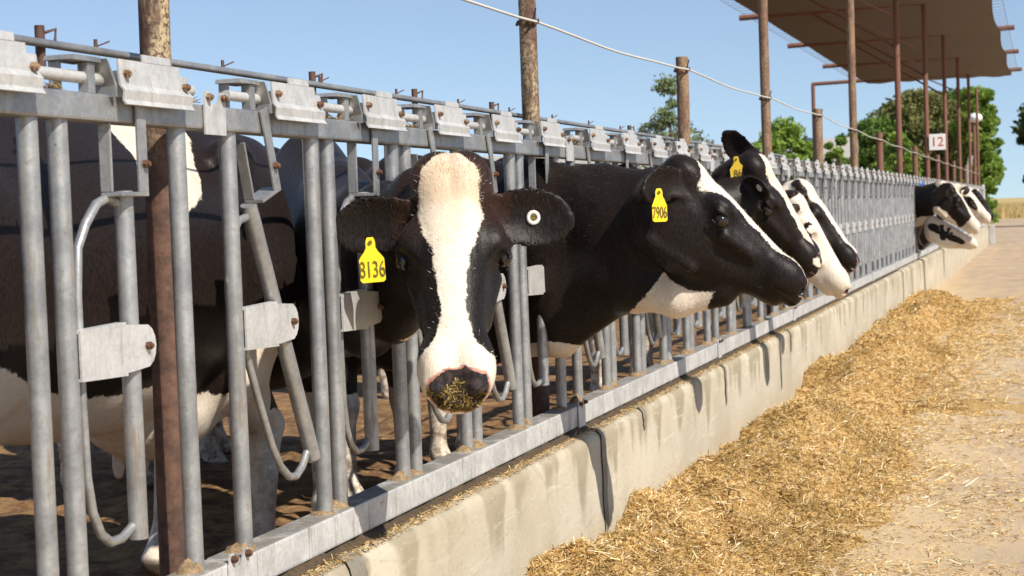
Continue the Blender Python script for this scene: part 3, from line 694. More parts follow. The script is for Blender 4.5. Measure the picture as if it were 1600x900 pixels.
def head_sdf(P, ears, fine=True):
    x, y, z = P[:, 0], P[:, 1], P[:, 2]; ay = np.abs(y)
    xc = np.clip(x, -.06, .575); zt, zb, wt, wb = (np.interp(xc, _xx, t).astype(np.float32) for t in (HTs, HBs, HWs, HLs))
    h_ = (zt-zb)/2; s = np.clip((z-zb)/(zt-zb), 0, 1); s = s*s*(3-2*s); w_ = wb+(wt-wb)*s
    n = 2.35; dx = np.abs(x-xc)/.035
    g = ((ay/w_)**n+(np.abs(z-(zt+zb)/2)/h_)**n+dx**n)**(1/n)
    d = (g-1)*np.minimum(w_, h_)*.95
    Q = np.stack([x, ay, z], 1)
    d = smin(d, ell(Q, (.0, .035, -.03), (.075, .075, .055)), .05)                 # poll
    d = smin(d, ell(Q, (.12, .084, -.205), (.115, .032, .085)), .05)            # jaw muscle
    d = smin(d, ell(Q, (.180, .113, -.052), (.055, .034, .036)), .035)          # brow
    d = smin(d, rcone(Q, (.25, .110, -.118), (.37, .080, -.108), .016, .012), .035)  # cheek crest
    d = smin(d, ell(Q, (.505, .050, -.085), (.080, .052, .066)), .03)           # muzzle sides
    d = smin(d, ell(Q, (.492, 0, -.168), (.068, .060, .032)), .018)             # lower lip and chin
    d = smax(d, -ell(Q, (.204, .162, -.086), (.040, .022, .026)), .016)         # eye socket
    d = smin(d, rcone(Q, (.166, .150, -.066), (.228, .146, -.058), .0085, .007), .010)   # upper lid
    d = smin(d, rcone(Q, (.172, .148, -.106), (.230, .141, -.104), .006, .005), .010)  # lower lid
    d = smax(d, -ell(Q, (.28, .128, -.050), (.07, .024, .024)), .03)            # hollow below the eye
    d = smax(d, -ell(Q, (.085, .150, -.075), (.055, .022, .035)), .03)          # temple
    d = smax(d, -ell(Q, (.335, .108, -.165), (.085, .026, .030)), .03)          # hollow behind the mouth corner
    d = smin(d, rcone(Q, (.235, .092, -.275), (.06, .092, -.295), .014, .018), .03)   # jaw edge
    if not fine:
        for e in ears: d = smin(d, ear_sdf(P, e), .022)
        return d
    B = np.array([[.8, .0, -.6], [.35, .81, .47], [.49, -.59, .65]]).T
    d = smax(d, -ell(Q, (.575, .055, -.080), (.030, .0165, .022), B), .008)      # nostril
    d = smin(d, rcone(Q, (.560, .074, -.060), (.578, .050, -.052), .010, .010), .02)
    d = smax(d, -rcone(Q, (.40, .084, -.150), (.50, .098, -.150), .008, .009), .006)   # mouth line
    d = smax(d, -rcone(Q, (.50, .098, -.150), (.592, .030, -.138), .009, .008), .006)
    d = smax(d, -rcone(Q, (.592, 0, -.066), (.585, 0, -.125), .005, .004), .012)  # lip groove
    for e in ears: d = smin(d, ear_sdf(P, e), .022)
    return d
def ear_sdf(P, e):
    """e = base, length axis, opening normal, length, half width"""
    b, L_, N_, ln, hw = e
    a = f32(L_); a = a/np.sqrt(a @ a); n = f32(N_); n = n-a*(n @ a); n = n/np.sqrt(n @ n); s = np.cross(n, a)
    q = P-f32(b); t = (q @ a)/ln; v = q @ s; k = q @ n
    tc = np.clip(t, 0, 1)
    wd = hw*(.42+.58*np.sin(np.clip((tc*.86+.10), 0, 1)*math.pi)**.8)*np.where(tc > .86, np.sqrt(np.clip(1-((tc-.86)/.17)**2, .03, 1)), 1)
    k = k-(v*v)/hw*.55*(1-tc*.55)+.018*np.sin(tc*3.0)
    th = .0145-.004*tc
    over = np.abs(t-tc)*ln/.010
    g = np.sqrt((v/wd)**2+(k/th)**2+over**2)
    return (g-1)*th
def surface_nets(V, org, h):
    S = V < 0
    cnt = np.zeros(tuple(n-1 for n in V.shape), np.uint8)
    sl = (slice(None, -1), slice(1, None))
    cor = [(i, j, k) for i in (0, 1) for j in (0, 1) for k in (0, 1)]
    for i, j, k in cor: cnt += S[sl[i], sl[j], sl[k]]
    act = (cnt > 0) & (cnt < 8)
    I, J, K = np.nonzero(act); n = len(I)
    idx = np.full(act.shape, -1, np.int32); idx[act] = np.arange(n)
    cv = {c: V[I+c[0], J+c[1], K+c[2]] for c in cor}
    acc = np.zeros((n, 3)); num = np.zeros(n)
    for a in cor:
        for ax in range(3):
            if a[ax]: continue
            b = list(a); b[ax] = 1; b = tuple(b)
            va, vb = cv[a], cv[b]; mk = (va < 0) != (vb < 0)
            t = np.where(mk, va/np.where(mk, va-vb, 1), 0)
            p = np.tile(np.array(a, float), (n, 1)); p[:, ax] += t
            acc += p*mk[:, None]; num += mk
    P = (np.stack([I, J, K], 1)+acc/num[:, None])*h+org
    F = []
    for ax in range(3):
        o1, o2 = [(1, 2), (2, 0), (0, 1)][ax]
        s0 = [slice(1, -1)]*3; s1 = [slice(1, -1)]*3; s0[ax] = slice(0, -1); s1[ax] = slice(1, None)
        A = S[tuple(s0)]; mk = A != S[tuple(s1)]
        e = np.stack(np.nonzero(mk), 1); off = np.ones(3, int); off[ax] = 0; e = e+off
        ins = S[e[:, 0], e[:, 1], e[:, 2]]
        def cell(d1, d2):
            c = e.copy(); c[:, o1] -= d1; c[:, o2] -= d2
            return idx[c[:, 0], c[:, 1], c[:, 2]]
        q = np.stack([cell(1, 1), cell(0, 1), cell(0, 0), cell(1, 0)], 1)
        q[~ins] = q[~ins][:, ::-1]; F.append(q)
    return P, np.concatenate(F)

class Cow:
    def __init__(s, poll, fdir, fnorm, hs, neck, withers, heading, bs=1.0, ears=None, voxel=.011, legs=True, extra=(), st=1.0, wy=1.0):
        s.poll = np.array(poll, float); X = np.array(fdir, float); X /= np.linalg.norm(X)
        Zn = np.array(fnorm, float); Zn -= X*(Zn @ X); Zn /= np.linalg.norm(Zn)
        s.RH = np.stack([X, np.cross(Zn, X), Zn], 1); s.hs = hs           # columns: head axes in world
        s.neck = neck; s.wit = np.array(withers, float); s.bs = bs; s.voxel = voxel
        c, n = math.cos(heading), math.sin(heading); s.RB = np.array([[c, -n, 0], [n, c, 0], [0, 0, 1]])
        s.ears = ears or [((.06, .105, -.075), (-.25, 1, -.05), (.9, .1, .35), .20, .062), ((.06, -.105, -.075), (-.25, -1, -.05), (.9, -.1, .35), .20, .062)]
        s.legs = legs; s.extra = extra; s.st = st; s.wv = np.array([1, wy, 1])
    def toH(s, P): return ((P-s.poll) @ s.RH)/(s.hs*s.wv)
    def fromH(s, p): return s.RH @ (np.array(p, float)*s.hs*s.wv)+s.poll
    def toB(s, P): return ((P-s.wit) @ s.RB)/(s.bs*np.array([s.st, 1, 1]))
    def fromB(s, p): return s.RB @ (np.array(p, float)*s.bs*np.array([s.st, 1, 1]))+s.wit
    def body_sdf(s, B):
        """B: x forward from the shoulder, z up with 0 at the withers height (1.46 m above the hooves)"""
        x, y, z = B[:, 0], B[:, 1], B[:, 2]; Q = np.stack([x, np.abs(y), z], 1)
        d = ell(B, (-.78, 0, -.50), (.88, .345, .43))
        d = smin(d, ell(B, (-.12, 0, -.48), (.42, .255, .44)), .12)
        d = smin(d, ell(B, (-1.38, 0, -.36), (.33, .26, .32)), .12)
        d = smin(d, rcone(B, (-.05, 0, -.10), (-1.45, 0, -.12), .085, .075), .10)
        d = smin(d, ell(Q, (-1.28, .215, -.14), (.09, .05, .06)), .06)
        d = smin(d, ell(Q, (-1.56, .12, -.15), (.085, .055, .07)), .08)
        d = smin(d, ell(Q, (-1.46, .13, -.48), (.21, .15, .38)), .08)
        d = smin(d, ell(Q, (-.10, .20, -.50), (.17, .085, .30)), .08)
        d = smin(d, ell(B, (.17, 0, -.62), (.17, .15, .22)), .10)
        d = smin(d, ell(B, (-1.13, 0, -.88), (.25, .19, .17)), .05)
        for k in (.0, .1):
            d = smin(d, ell(Q, (-1.06-k*1.3, .075, -1.055), (.018, .018, .05)), .015)
        if s.legs:
            f = smin(rcone(Q, (-.03, .19, -.70), (.0, .165, -1.02), .105, .058), rcone(Q, (.0, .165, -1.02), (.0, .16, -1.36), .050, .036), .03)
            f = smin(f, ell(Q, (.005, .165, -1.04), (.052, .05, .07)), .03)
            f = smin(f, rcone(Q, (.0, .16, -1.36), (.045, .16, -1.425), .046, .055), .03)
            f = smin(f, rcone(Q, (.03, .18, -1.43), (.06, .18, -1.455), .03, .026), .008); f = smin(f, rcone(Q, (.03, .138, -1.43), (.06, .138, -1.455), .03, .026), .008)
            g = smin(rcone(Q, (-1.36, .185, -.55), (-1.25, .19, -.80), .19, .12), rcone(Q, (-1.25, .19, -.80), (-1.50, .175, -1.0), .10, .052), .05)
            g = smin(g, rcone(Q, (-1.50, .175, -1.0), (-1.44, .17, -1.36), .048, .040), .03)
            g = smin(g, rcone(Q, (-1.44, .17, -1.36), (-1.39, .17, -1.43), .046, .055), .03)
            g = smin(g, rcone(Q, (-1.41, .19, -1.43), (-1.375, .19, -1.455), .03, .026), .008); g = smin(g, rcone(Q, (-1.41, .148, -1.43), (-1.375, .148, -1.455), .03, .026), .008)
            d = smin(d, smin(f, g, .01), .06)
            t = smin(rcone(B, (-1.64, 0, -.16), (-1.73, .01, -.5), .035, .022), rcone(B, (-1.73, .01, -.5), (-1.70, .03, -1.0), .022, .016), .03)
            d = smin(d, smin(t, ell(B, (-1.70, .03, -1.1), (.035, .035, .14)), .03), .03)
        return d*s.bs
    def neck_sdf(s, P):
        d = None
        for (a, wa), (b, wb) in zip(s.neck[:-1], s.neck[1:]):
            e = eseg(P, a, b, s.up if hasattr(s, 'up') else (0, 0, 1), wa, wb); d = e if d is None else smin(d, e, .10)
        return d
    def sdf(s, P):
        P = f32(P); n = len(P); out = np.full(n, 9., np.float32)
        H = f32(s.toH(P)); mh = (np.abs(H-f32((.25, 0, -.12))) < f32((.5, .46, .40))).all(1)
        B = f32(s.toB(P))
        mb = (B[:, 0] < .55)
        if mb.any(): out[mb] = s.body_sdf(B[mb])
        nk = s.neck_sdf(P); out = smin(out, nk, .13)
        for (a, wa), (b, wb) in s.extra: out = smin(out, eseg(P, a, b, (0, 0, 1), wa, wb), .05)
        if mh.any():
            hd = head_sdf(H[mh], s.ears, s.voxel < .015)*s.hs; out[mh] = smin(out[mh], hd, .045)
        return out
    def mesh(s):
        h = s.voxel; pts = [s.fromH(p) for p in ((-.15, -.36, -.36), (-.15, .36, .2), (.64, .2, -.36), (.64, -.2, .1), (-.15, .36, -.36), (-.15, -.36, .2))]
        pts += [s.fromB(p) for p in ((-1.85, -.42, -1.52), (-1.85, .42, .06), (.42, -.42, -1.52), (.42, .42, .06))]
        for p, (w_, hh) in s.neck: pts += [np.array(p)-max(w_, hh)-.02, np.array(p)+max(w_, hh)+.02]
        lo = np.min(pts, 0)-3*h; hi = np.max(pts, 0)+3*h
        bs = 8; nb = np.ceil((hi-lo)/(h*bs)).astype(int); N = nb*bs+1
        V = np.full(N, 1., np.float32)
        bi = np.stack(np.meshgrid(*[np.arange(k) for k in nb], indexing='ij'), -1).reshape(-1, 3)
        dc = s.sdf(lo+(bi+.5)*bs*h); rad = bs*h*.87
        V_in = dc < -rad*2.2
        act = np.abs(dc) <= rad*2.2
        inn = bi[V_in]
        loc = np.stack(np.meshgrid(*[np.arange(bs+1)]*3, indexing='ij'), -1).reshape(-1, 3)
        for b in inn: V[b[0]*bs:b[0]*bs+bs+1, b[1]*bs:b[1]*bs+bs+1, b[2]*bs:b[2]*bs+bs+1] = -1
        A = bi[act]
        for c in range(0, len(A), 400):
            g = (A[c:c+400, None, :]*bs+loc[None]).reshape(-1, 3)
            V[g[:, 0], g[:, 1], g[:, 2]] = s.sdf(lo+g*h)
        P, F = surface_nets(V, lo, h)
        # pull vertices onto the surface
        e = h*.5; d0 = s.sdf(P)
        G = np.stack([s.sdf(P+np.eye(3)[i]*e)-s.sdf(P-np.eye(3)[i]*e) for i in range(3)], 1)/(2*e); gl = (G*G).sum(1)
        P = P-G*(np.clip(d0, -h, h)/np.maximum(gl, .2))[:, None]*.9
        e0 = np.concatenate([F[:, :2], F[:, 1:3], F[:, 2:4], F[:, [3, 0]]]); deg = np.bincount(e0[:, 0], minlength=len(P))+np.bincount(e0[:, 1], minlength=len(P))
        for lam in (.5, -.52, .5, -.52, .5, -.52):
            A = np.stack([np.bincount(e0[:, 0], P[e0[:, 1], i], len(P))+np.bincount(e0[:, 1], P[e0[:, 0], i], len(P)) for i in range(3)], 1)/deg[:, None]
            P = P+lam*(A-P)
        s.G = G/np.maximum(np.sqrt(gl), 1e-4)[:, None]
        return P, F

def W(H, pts, r):
    """signed distance-like field of a chain of blobs (positive inside)"""
    return None
def blob(P, c, r): return -(ell(f32(P), c, r))
def mat_cow():
    t = NT('cow_coat'); v = t.coord('Object')
    c = t.attr('coat').outputs['Fac']; nose = t.attr('nose').outputs['Fac']; warm = t.attr('warm').outputs['Fac']; hoof = t.attr('hoof').outputs['Fac']
    fl = t.attr('flow').outputs['Vector']
    nz = t.math('SUBTRACT', t.noise(v, 26, 5, .7), .5); nz2 = t.math('SUBTRACT', t.noise(v, 140, 3, .7), .5)
    nz3 = t.math('SUBTRACT', t.noise(v, 9, 3, .6), .5); edge = t.math('ADD', c, t.math('ADD', t.math('MULTIPLY', nz3, .035), t.math('ADD', t.math('MULTIPLY', nz, .028), t.math('MULTIPLY', nz2, .014))))
    white = t.step(edge, -.003, .004)
    hair = t.noise(t.n('ShaderNodeMapping', {0: v, 'Scale': (1, 1, .22)}).outputs[0], 260, 3, .7)
    big = t.noise(v, 5, 4, .6)
    blk = t.mix(t.step(hair, .3, .75), (.0045, .004, .0038), (.020, .0148, .0125))
    blk = t.mix(t.math('MULTIPLY', warm, t.step(t.math('ADD', hair, t.math('MULTIPLY', big, .4)), .45, .85)), blk, (.048, .021, .012))
    wh = t.mix(t.step(hair, .3, .7), (.60, .50, .385), (.80, .725, .62))
    wh = t.mix(t.math('MULTIPLY', t.step(big, .48, .72), .45), wh, (.55, .40, .25))
    wh = t.mix(t.math('MULTIPLY', warm, t.step(t.math('ADD', hair, t.math('MULTIPLY', big, .6)), .62, 1.05)), wh, (.46, .31, .17))
    base = t.mix(white, blk, wh)
    # wet nose skin: pink where the muzzle is white, dark where attribute goes past 1
    pink = t.mix(t.step(t.noise(v, 45, 4, .7), .45, .62), (.55, .27, .21), (.34, .15, .12))
    dk = t.mix(t.step(t.noise(v, 60, 4, .7), .4, .6), (.022, .018, .018), (.055, .042, .04))
    base = t.mix(t.step(t.math('ADD', nose, t.math('MULTIPLY', nz, .3)), .25, .75), base, t.mix(t.step(t.math('ADD', nose, t.math('MULTIPLY', nz, .5)), 1.3, 1.7), pink, dk))
    base = t.mix(hoof, base, (.05, .038, .028))
    dirt = t.attr('dirt').outputs['Fac']
    base = t.mix(t.math('MULTIPLY', dirt, t.step(t.noise(v, 22, 5, .75), .38, .62)), base, (.10, .058, .03))
    t.set('Base Color', base)
    t.set('Roughness', t.math('SUBTRACT', .42, t.math('MULTIPLY', t.math('MINIMUM', nose, 1), .2)))
    t.set('Specular IOR Level', .16)
    t.set('Sheen Weight', .06); t.set('Sheen Roughness', .4); t.set('Sheen Tint', (.6, .5, .45, 1))
    hb = t.math('ADD', t.math('MULTIPLY', hair, .6), t.math('ADD', t.math('ADD', t.math('MULTIPLY', t.noise(v, 38, 4, .65), 1.0), t.math('MULTIPLY', t.noise(t.n('ShaderNodeMapping', {0: v, 'Scale': (1, 1, .12)}).outputs[0], 62, 2, .5), 1.1)), t.math('MULTIPLY', t.noise(t.n('ShaderNodeMapping', {0: v, 'Scale': (1, 1, .35)}).outputs[0], 13, 2, .5), 1.0)))
    t.bump(hb, .19, .009); MAT['cow_coat'] = t.m
    e = NT('cow_eye'); e.set('Base Color', (.012, .007, .005, 1)); e.set('Roughness', .06); e.set('Specular IOR Level', .7); MAT['cow_eye'] = e.m
    h = NT('cow_hair'); a = h.attr('tint'); h.set('Base Color', a.outputs['Color']); h.set('Roughness', .6); h.set('Specular IOR Level', .25); MAT['cow_hair'] = h.m
mat_cow()
def white_mask(coat, P):
    return coat
def build_cow(c, label, coat, nose, warm=.3, tags=(), buttons=(), eyes=True, group='cows at the feed fence', hair=0, dirtlow=.8, crumbs=0):
    P, F = c.mesh(); H = c.toH(P); B = c.toB(P)
    org = np.array([c.wit[0], c.wit[1], PEN])
    f = coat(H, B, P); ns = nose(H); ns = np.where((np.abs(H[:, 1]) < .13), ns, 0)
    hoof = np.clip((-1.405-B[:, 2])/.02, 0, 1)*(B[:, 0] < .2)*(np.abs(B[:, 1]) < .4)
    wm = warm(H, B) if callable(warm) else np.full(len(P), warm)
    dirt = np.clip((-.75-B[:, 2])/.5, 0, 1)*dirtlow*((B[:, 0] < .4) & (P[:, 2] < 1.05))
    root = empty('dairy_cow', org); tag(root, label, 'cow', group)
    bo = np_mesh('body', P-org, F, 'cow_coat', root, True, {'coat': ('FLOAT', f), 'nose': ('FLOAT', ns), 'warm': ('FLOAT', wm), 'hoof': ('FLOAT', hoof), 'dirt': ('FLOAT', dirt)})
    RM = Matrix([[*c.RH[i], c.poll[i]-org[i]] for i in range(3)]+[[0, 0, 0, 1]]) @ Matrix.Diagonal((c.hs, c.hs*c.wv[1], c.hs, 1))
    if eyes:
        for s in (-1, 1):
            mb = MB().sphere((.201, s*.1365, -.084), (.028, .0225, .0225)); 
            o = mb.build('eye', 'cow_eye', root); o.data.transform(RM)
    for (ei, t_, off, txt, mt, size, fc) in tags: ear_tag(c, root, org, ei, t_, off, txt, mt, size, fc)
    for (ei, t_, v_) in buttons:
        b, L_, N_, ln, hw = c.ears[ei]; a = Vector(L_).normalized(); n = Vector(N_); n = (n-a*n.dot(a)).normalized(); s = n.cross(a)
        p = Vector(b)+a*t_*ln+s*v_+n*(.012-.018*math.sin(t_*3))
        M = Matrix((a, s, n)).transposed().to_4x4(); M.translation = p
        ring = [(.014*math.cos(q), .014*math.sin(q), .004) for q in np.linspace(0, 2*math.pi, 16, endpoint=False)]
        mb = MB().tube(ring, .0055, 8, closed=True); mb.tube([(0, 0, -.004), (0, 0, .003)], .014, 14)
        o = mb.build('ear_button', 'button_white', root); o.data.transform(RM @ M)
        q = MB().tube([(0, 0, .002), (0, 0, .006)], .0085, 12).build('button_pin', 'tag_ink', o); q.data.transform(RM @ M)
    if crumbs:
        k = np.nonzero((ns > 1.35) & (H[:, 0] > .52) & (H[:, 2] < -.05-.015*(H[:, 1] > .02)))[0]; k = RNG.choice(k, crumbs); N_ = c.G[k]; p = P[k]+N_*.0015
        d = RNG.normal(size=p.shape); d -= N_*((d*N_).sum(1))[:, None]*.8; d /= np.linalg.norm(d, axis=1)[:, None]; L_ = RNG.uniform(.002, .007, crumbs)[:, None]
        s_ = np.cross(d, N_)*RNG.uniform(.0006, .0017, crumbs)[:, None]
        V = np.stack([p-d*L_-s_, p-d*L_+s_, p+d*L_+s_+N_*.002, p+d*L_-s_+N_*.002], 1).reshape(-1, 3)-org
        cs = np.array([(.24, .16, .04), (.15, .10, .025), (.06, .04, .012), (.40, .29, .10)])[RNG.integers(0, 4, crumbs)]; C = np.concatenate([cs, np.ones((crumbs, 1))], 1)
        o = np_mesh('feed_crumbs', V, np.arange(4*crumbs).reshape(-1, 4), 'straw', root, False, {'tint': ('FLOAT_COLOR', np.repeat(C, 4, 0))}); o['kind'] = 'stuff'
    if hair: add_hair(c, root, org, P, f, hair, wm)
    return root
def ear_tag(c, root, org, ei, t_, off, txt, mt, size, fc):
    """plastic tag hanging from an ear; fc = facing direction (world), off = shift in head space"""
    b, L_, N_, ln, hw = c.ears[ei]; a = Vector(L_).normalized()
    n = Vector(N_); n = (n-a*n.dot(a)).normalized()
    p = Vector(b)+a*t_*ln+n*.012+Vector(off)
    wp = Vector(c.fromH(p))-Vector(org)
    z = Vector(fc[0]).normalized(); up = Vector(fc[1]); up = (up-z*up.dot(z)).normalized(); x = up.cross(z)
    M = Matrix((x, up, z)).transposed().to_4x4(); M.translation = wp
    w_, h_ = size
    hw_ = w_/2
    out = [(-.011, .004), (-.013, -.004), (-.013, -.018), (-.018, -.028), (-hw_*.86, -.042), (-hw_, -.050), (-hw_, -h_+.006), (-hw_+.006, -h_)]
    poly = out+[(-x_, y_) for x_, y_ in out[::-1]]; poly = [(0-.008, .010)]+poly+[(.008, .010)]
    o = MB().prism(poly, 2, -.0012, .0012).build('ear_tag', mt, root)
    for v in o.data.vertices:
        v.co.z += -.10*(v.co.y)**2*8*.1+.6*v.co.x**2
    o.data.transform(M)
    q = MB().tube([(0, -.004, -.004), (0, -.004, .006)], .0055, 10).build('stud', 'tag_ink', o); q.data.transform(M)
    Mt = M @ Matrix.Translation((0, -.046-(h_-.046)/2, .0032)) @ Matrix.Diagonal((.80 if len(txt) < 3 else 8.4*size[0], 1, 1, 1))
    text_mesh('number', txt, (h_-.046)*.95, 'tag_ink', o, Mt, .0004, 1.0)
def add_hair(c, root, org, P, f, n, wm):
    k = RNG.integers(0, len(P), n)
    H = c.toH(P[k]); keep = (H[:, 0] > -.35) & (H[:, 0] < .5) & (np.abs(H[:, 2]) < .5)
    k = k[keep]; p = P[k]; N_ = c.G[k]; H = H[keep]
    front = c.RH[:, 0]; flow = -front*.7+np.array([0, 0, -.6])
    flow = np.tile(flow, (len(k), 1)); d = flow-N_*((flow*N_).sum(1))[:, None]; d /= np.maximum(np.linalg.norm(d, axis=1), 1e-5)[:, None]
    d = d+N_*.26+RNG.normal(size=d.shape)*.28; d /= np.linalg.norm(d, axis=1)[:, None]
    fore = np.clip(1-np.abs(H[:, 0]-.0)/.09, 0, 1)*np.clip(H[:, 2]+.10, 0, .1)/.1*np.clip(1-np.abs(H[:, 1])/.13, 0, 1)
    ear = (np.abs(H[:, 1]) > .125)*1.
    L_ = (.008+.005*RNG.random(len(k)))*(1+1.6*fore+2.0*ear*RNG.random(len(k)))
    s_ = np.cross(d, RNG.normal(size=d.shape)); s_ /= np.linalg.norm(s_, axis=1)[:, None]; s_ *= .0005
    V = np.stack([p-s_-N_*.001, p+s_-N_*.001, p+d*L_[:, None]], 1).reshape(-1, 3)-org
    w_ = f[k]+.012*RNG.normal(size=len(k)) > 0
    r = RNG.random((len(k), 1))
    C = np.where(w_[:, None], np.array([.66, .55, .42])+(np.array([.86, .78, .66])-np.array([.66, .55, .42]))*r, np.array([.004, .0035, .003])+np.array([.012, .009, .0075])*r)
    br = (RNG.random(len(k)) < wm[k]*.6+fore*.5) & ~w_
    tan = w_ & (RNG.random(len(k)) < np.clip((.06-H[:, 0])/.14, 0, .55)); C[tan] = np.array([.42, .28, .15])*(.6+.7*r[tan])
    C[br] = np.array([.08, .032, .014])*(.5+r[br])
    C = np.concatenate([C, np.ones((len(k), 1))], 1)
    np_mesh('coat_hair', V, np.arange(3*len(k)).reshape(-1, 3), 'cow_hair', root, True, {'tint': ('FLOAT_COLOR', np.repeat(C, 3, 0))})
def ip(x, xs, ys): return np.interp(x, xs, ys)
def poly_sd(x, z, poly):
    n = len(poly); d = np.full(len(x), 9.); ins = np.zeros(len(x), bool)
    for i in range(n):
        (ax, az), (bx, bz) = poly[i], poly[(i+1) % n]; ex, ez = bx-ax, bz-az
        t = np.clip(((x-ax)*ex+(z-az)*ez)/(ex*ex+ez*ez), 0, 1); d = np.minimum(d, np.hypot(x-ax-t*ex, z-az-t*ez))
        if az != bz: ins ^= ((az > z) != (bz > z)) & (x < ax+(z-az)/(bz-az)*ex)
    return np.where(ins, d, -d)
def band(H, xs, ws, off=0.0, zl=-.14):
    """white blaze down the front of the face; ws half widths"""
    return (ip(H[:, 0], xs, ws)-np.abs(H[:, 1]-off))*np.where(H[:, 2] > zl, 1, 0)+np.where(H[:, 2] > zl, 0, -.1)


def Zr(x, y, z): return (x, y, z+Z0)
def inhead(H): return (np.abs(H-np.array([.25, 0, -.12])) < np.array([.46, .40, .36])).all(1)
def pads(w_=.072, zc=-.088, hz=.052, pink=1.0, dark=1.0):
    def f(H):
        # nose leather: an oval on the front of the muzzle, measured across (a) and up the face (v)
        a = np.abs(H[:, 1]); v = (H[:, 0]-.565)*-.5+(H[:, 2]-zc-.012)*.86; ww = w_*(1+.9*np.clip(v, -.06, .06)); up = hz*(1+.10*np.clip(a/w_, 0, 1))
        g = ((a/ww)**2.8+(np.abs(v)/np.where(v > 0, up, hz*1.05))**2.8)**(1/2.8)
        on = (H[:, 0] > .46)
        return on*(pink*np.clip((1.05+.35*fbm(H[:, 1]*28+5, H[:, 0]*28+H[:, 2]*20, 3, 12)-g)/.16, 0, 1)*np.clip((fbm(H[:, 1]*22+9, H[:, 2]*22, 3, 33)-.36)*7, .15, 1)+2*dark*np.clip((.92+.30*fbm(H[:, 1]*40, H[:, 2]*40+H[:, 0]*25, 3, 44)-g)/.12, 0, 1))
    return f
def legs_white(B, top=-.95, front=True, hind=True):
    f = np.full(len(B), -.1)
    if front: f = np.maximum(f, np.where((B[:, 0] > -.35) & (B[:, 0] < .25), np.clip(top-B[:, 2], -.1, .1), -.1))
    if hind: f = np.maximum(f, np.where((B[:, 0] < -1.1) & (B[:, 0] > -1.68), np.clip(top-B[:, 2], -.1, .1), -.1))
    return f
CAMDIR = lambda p: (CAM[0]-p[0], CAM[1]-p[1], 0.05)

# --- the cow facing the camera
ca = Cow(poll=Zr(.32, 4.316, .122), fdir=(.165, -.49, -.855), fnorm=(.275, -.80, .52), hs=1.08, wy=.93,
         neck=[(Zr(-.80, 5.86, -.05), (.20, .40)), (Zr(-.50, 5.45, -.14), (.16, .32)), (Zr(-.22, 4.98, -.16), (.12, .26)), (Zr(.0, 4.62, -.13), (.10, .22)), (Zr(.20, 4.47, -.05), (.10, .18)), (Zr(.29, 4.43, -.02), (.10, .15))],
         withers=Zr(-1.02, 6.02, .31), heading=R(-32), bs=1.06, voxel=.008,
         ears=[((.085, .118, -.075), (.10, 1, -.02), (.55, -.05, 1), .205, .078), ((.085, -.118, -.075), (.16, -1, -.02), (.70, .05, .9), .205, .076)])
def coat_a(H, B, P):
    f = band(H, [-.08, -.035, .0, .05, .13, .18, .24, .31, .39, .445, .475, .50, .6], [-.01, .040, .070, .086, .088, .070, .048, .038, .036, .046, .064, .10, .13], -.004)
    f = np.maximum(f, H[:, 0]-.490-.25*np.maximum(0, -.06-H[:, 2]))
    f = np.where(inhead(H), f, -.1)
    g = np.maximum(blob(P, Zr(.13, 4.50, -.20), (.04, .10, .055)), blob(P, Zr(.10, 4.52, -.33), (.06, .10, .06)))
    g = np.maximum(g, legs_white(B, -.93)); g = np.maximum(g, blob(B, (-.9, 0, -.98), (.55, .3, .2)))
    return np.maximum(f, np.where(inhead(H) & (H[:, 0] > .1), -.1, g))
warm_head = lambda H, B: np.where((H[:, 0] > -.12) & (H[:, 0] < .5) & (np.abs(H[:, 1]) < .16), np.clip(.95-5*np.abs(H[:, 0]-.02), .02, .9), .08)
build_cow(ca, 'black cow with a broad white blaze facing the camera with yellow tag 8136', coat_a, pads(.074, -.086, .050, .9), warm_head,
          tags=[(1, .52, (.05, 0, .01), '8136', 'tag_yellow', (.068, .112), ((.34, -.92, .1), (-.05, 0, 1)))], buttons=[(0, .50, .0)], hair=130000, crumbs=1200)

# --- the cow in profile
cb = Cow(poll=Zr(.62, 6.076, .154), fdir=(.705, .20, -.665), fnorm=(.634, .20, .742), hs=1.03,
         neck=[(Zr(-.75, 6.66, -.18), (.22, .46)), (Zr(-.35, 6.42, -.19), (.16, .41)), (Zr(.0, 6.30, -.175), (.115, .375)), (Zr(.30, 6.22, -.10), (.11, .275)), (Zr(.50, 6.14, .0), (.10, .17))], extra=[((Zr(.34, 6.16, -.27), (.07, .10)), (Zr(.55, 6.12, -.325), (.055, .07))), ((Zr(.55, 6.12, -.325), (.055, .07)), (Zr(.72, 6.12, -.315), (.045, .05)))],
         withers=Zr(-.95, 6.78, .28), heading=R(-27), bs=1.04, voxel=.0085,
         ears=[((.03, .105, -.075), (-.40, .85, -.30), (.4, .3, .8), .19, .066), ((-.015, -.104, -.075), (-.28, -.62, -.58), (.5, -.75, .35), .175, .066)])
def coat_b(H, B, P):
    f = band(H, [-.02, .02, .06, .12, .18, .24, .34, .45, .52, .6], [-.02, .055, .078, .072, .050, .038, .036, .042, .045, .03], -.024, -.075)
    t = poly_sd(P[:, 0], P[:, 2]-Z0, [(.36, -.38), (.425, -.333), (.512, -.229), (.542, -.265), (.606, -.302), (.70, -.311), (.675, -.35), (.66, -.43), (.40, -.46)])
    f = np.maximum(np.where(inhead(H), f, -.1), np.where(P[:, 0] > .3, t, -.1))
    g = blob(P, Zr(.02, 6.3, -.60), (.16, .2, .12)); g = np.maximum(g, legs_white(B, -.98)); g = np.maximum(g, blob(B, (-.9, 0, -.98), (.5, .3, .16)))
    return np.maximum(f, np.where(P[:, 0] > .35, -.1, g))
warm_b = lambda H, B: np.where((H[:, 0] > .1), .05, .16)
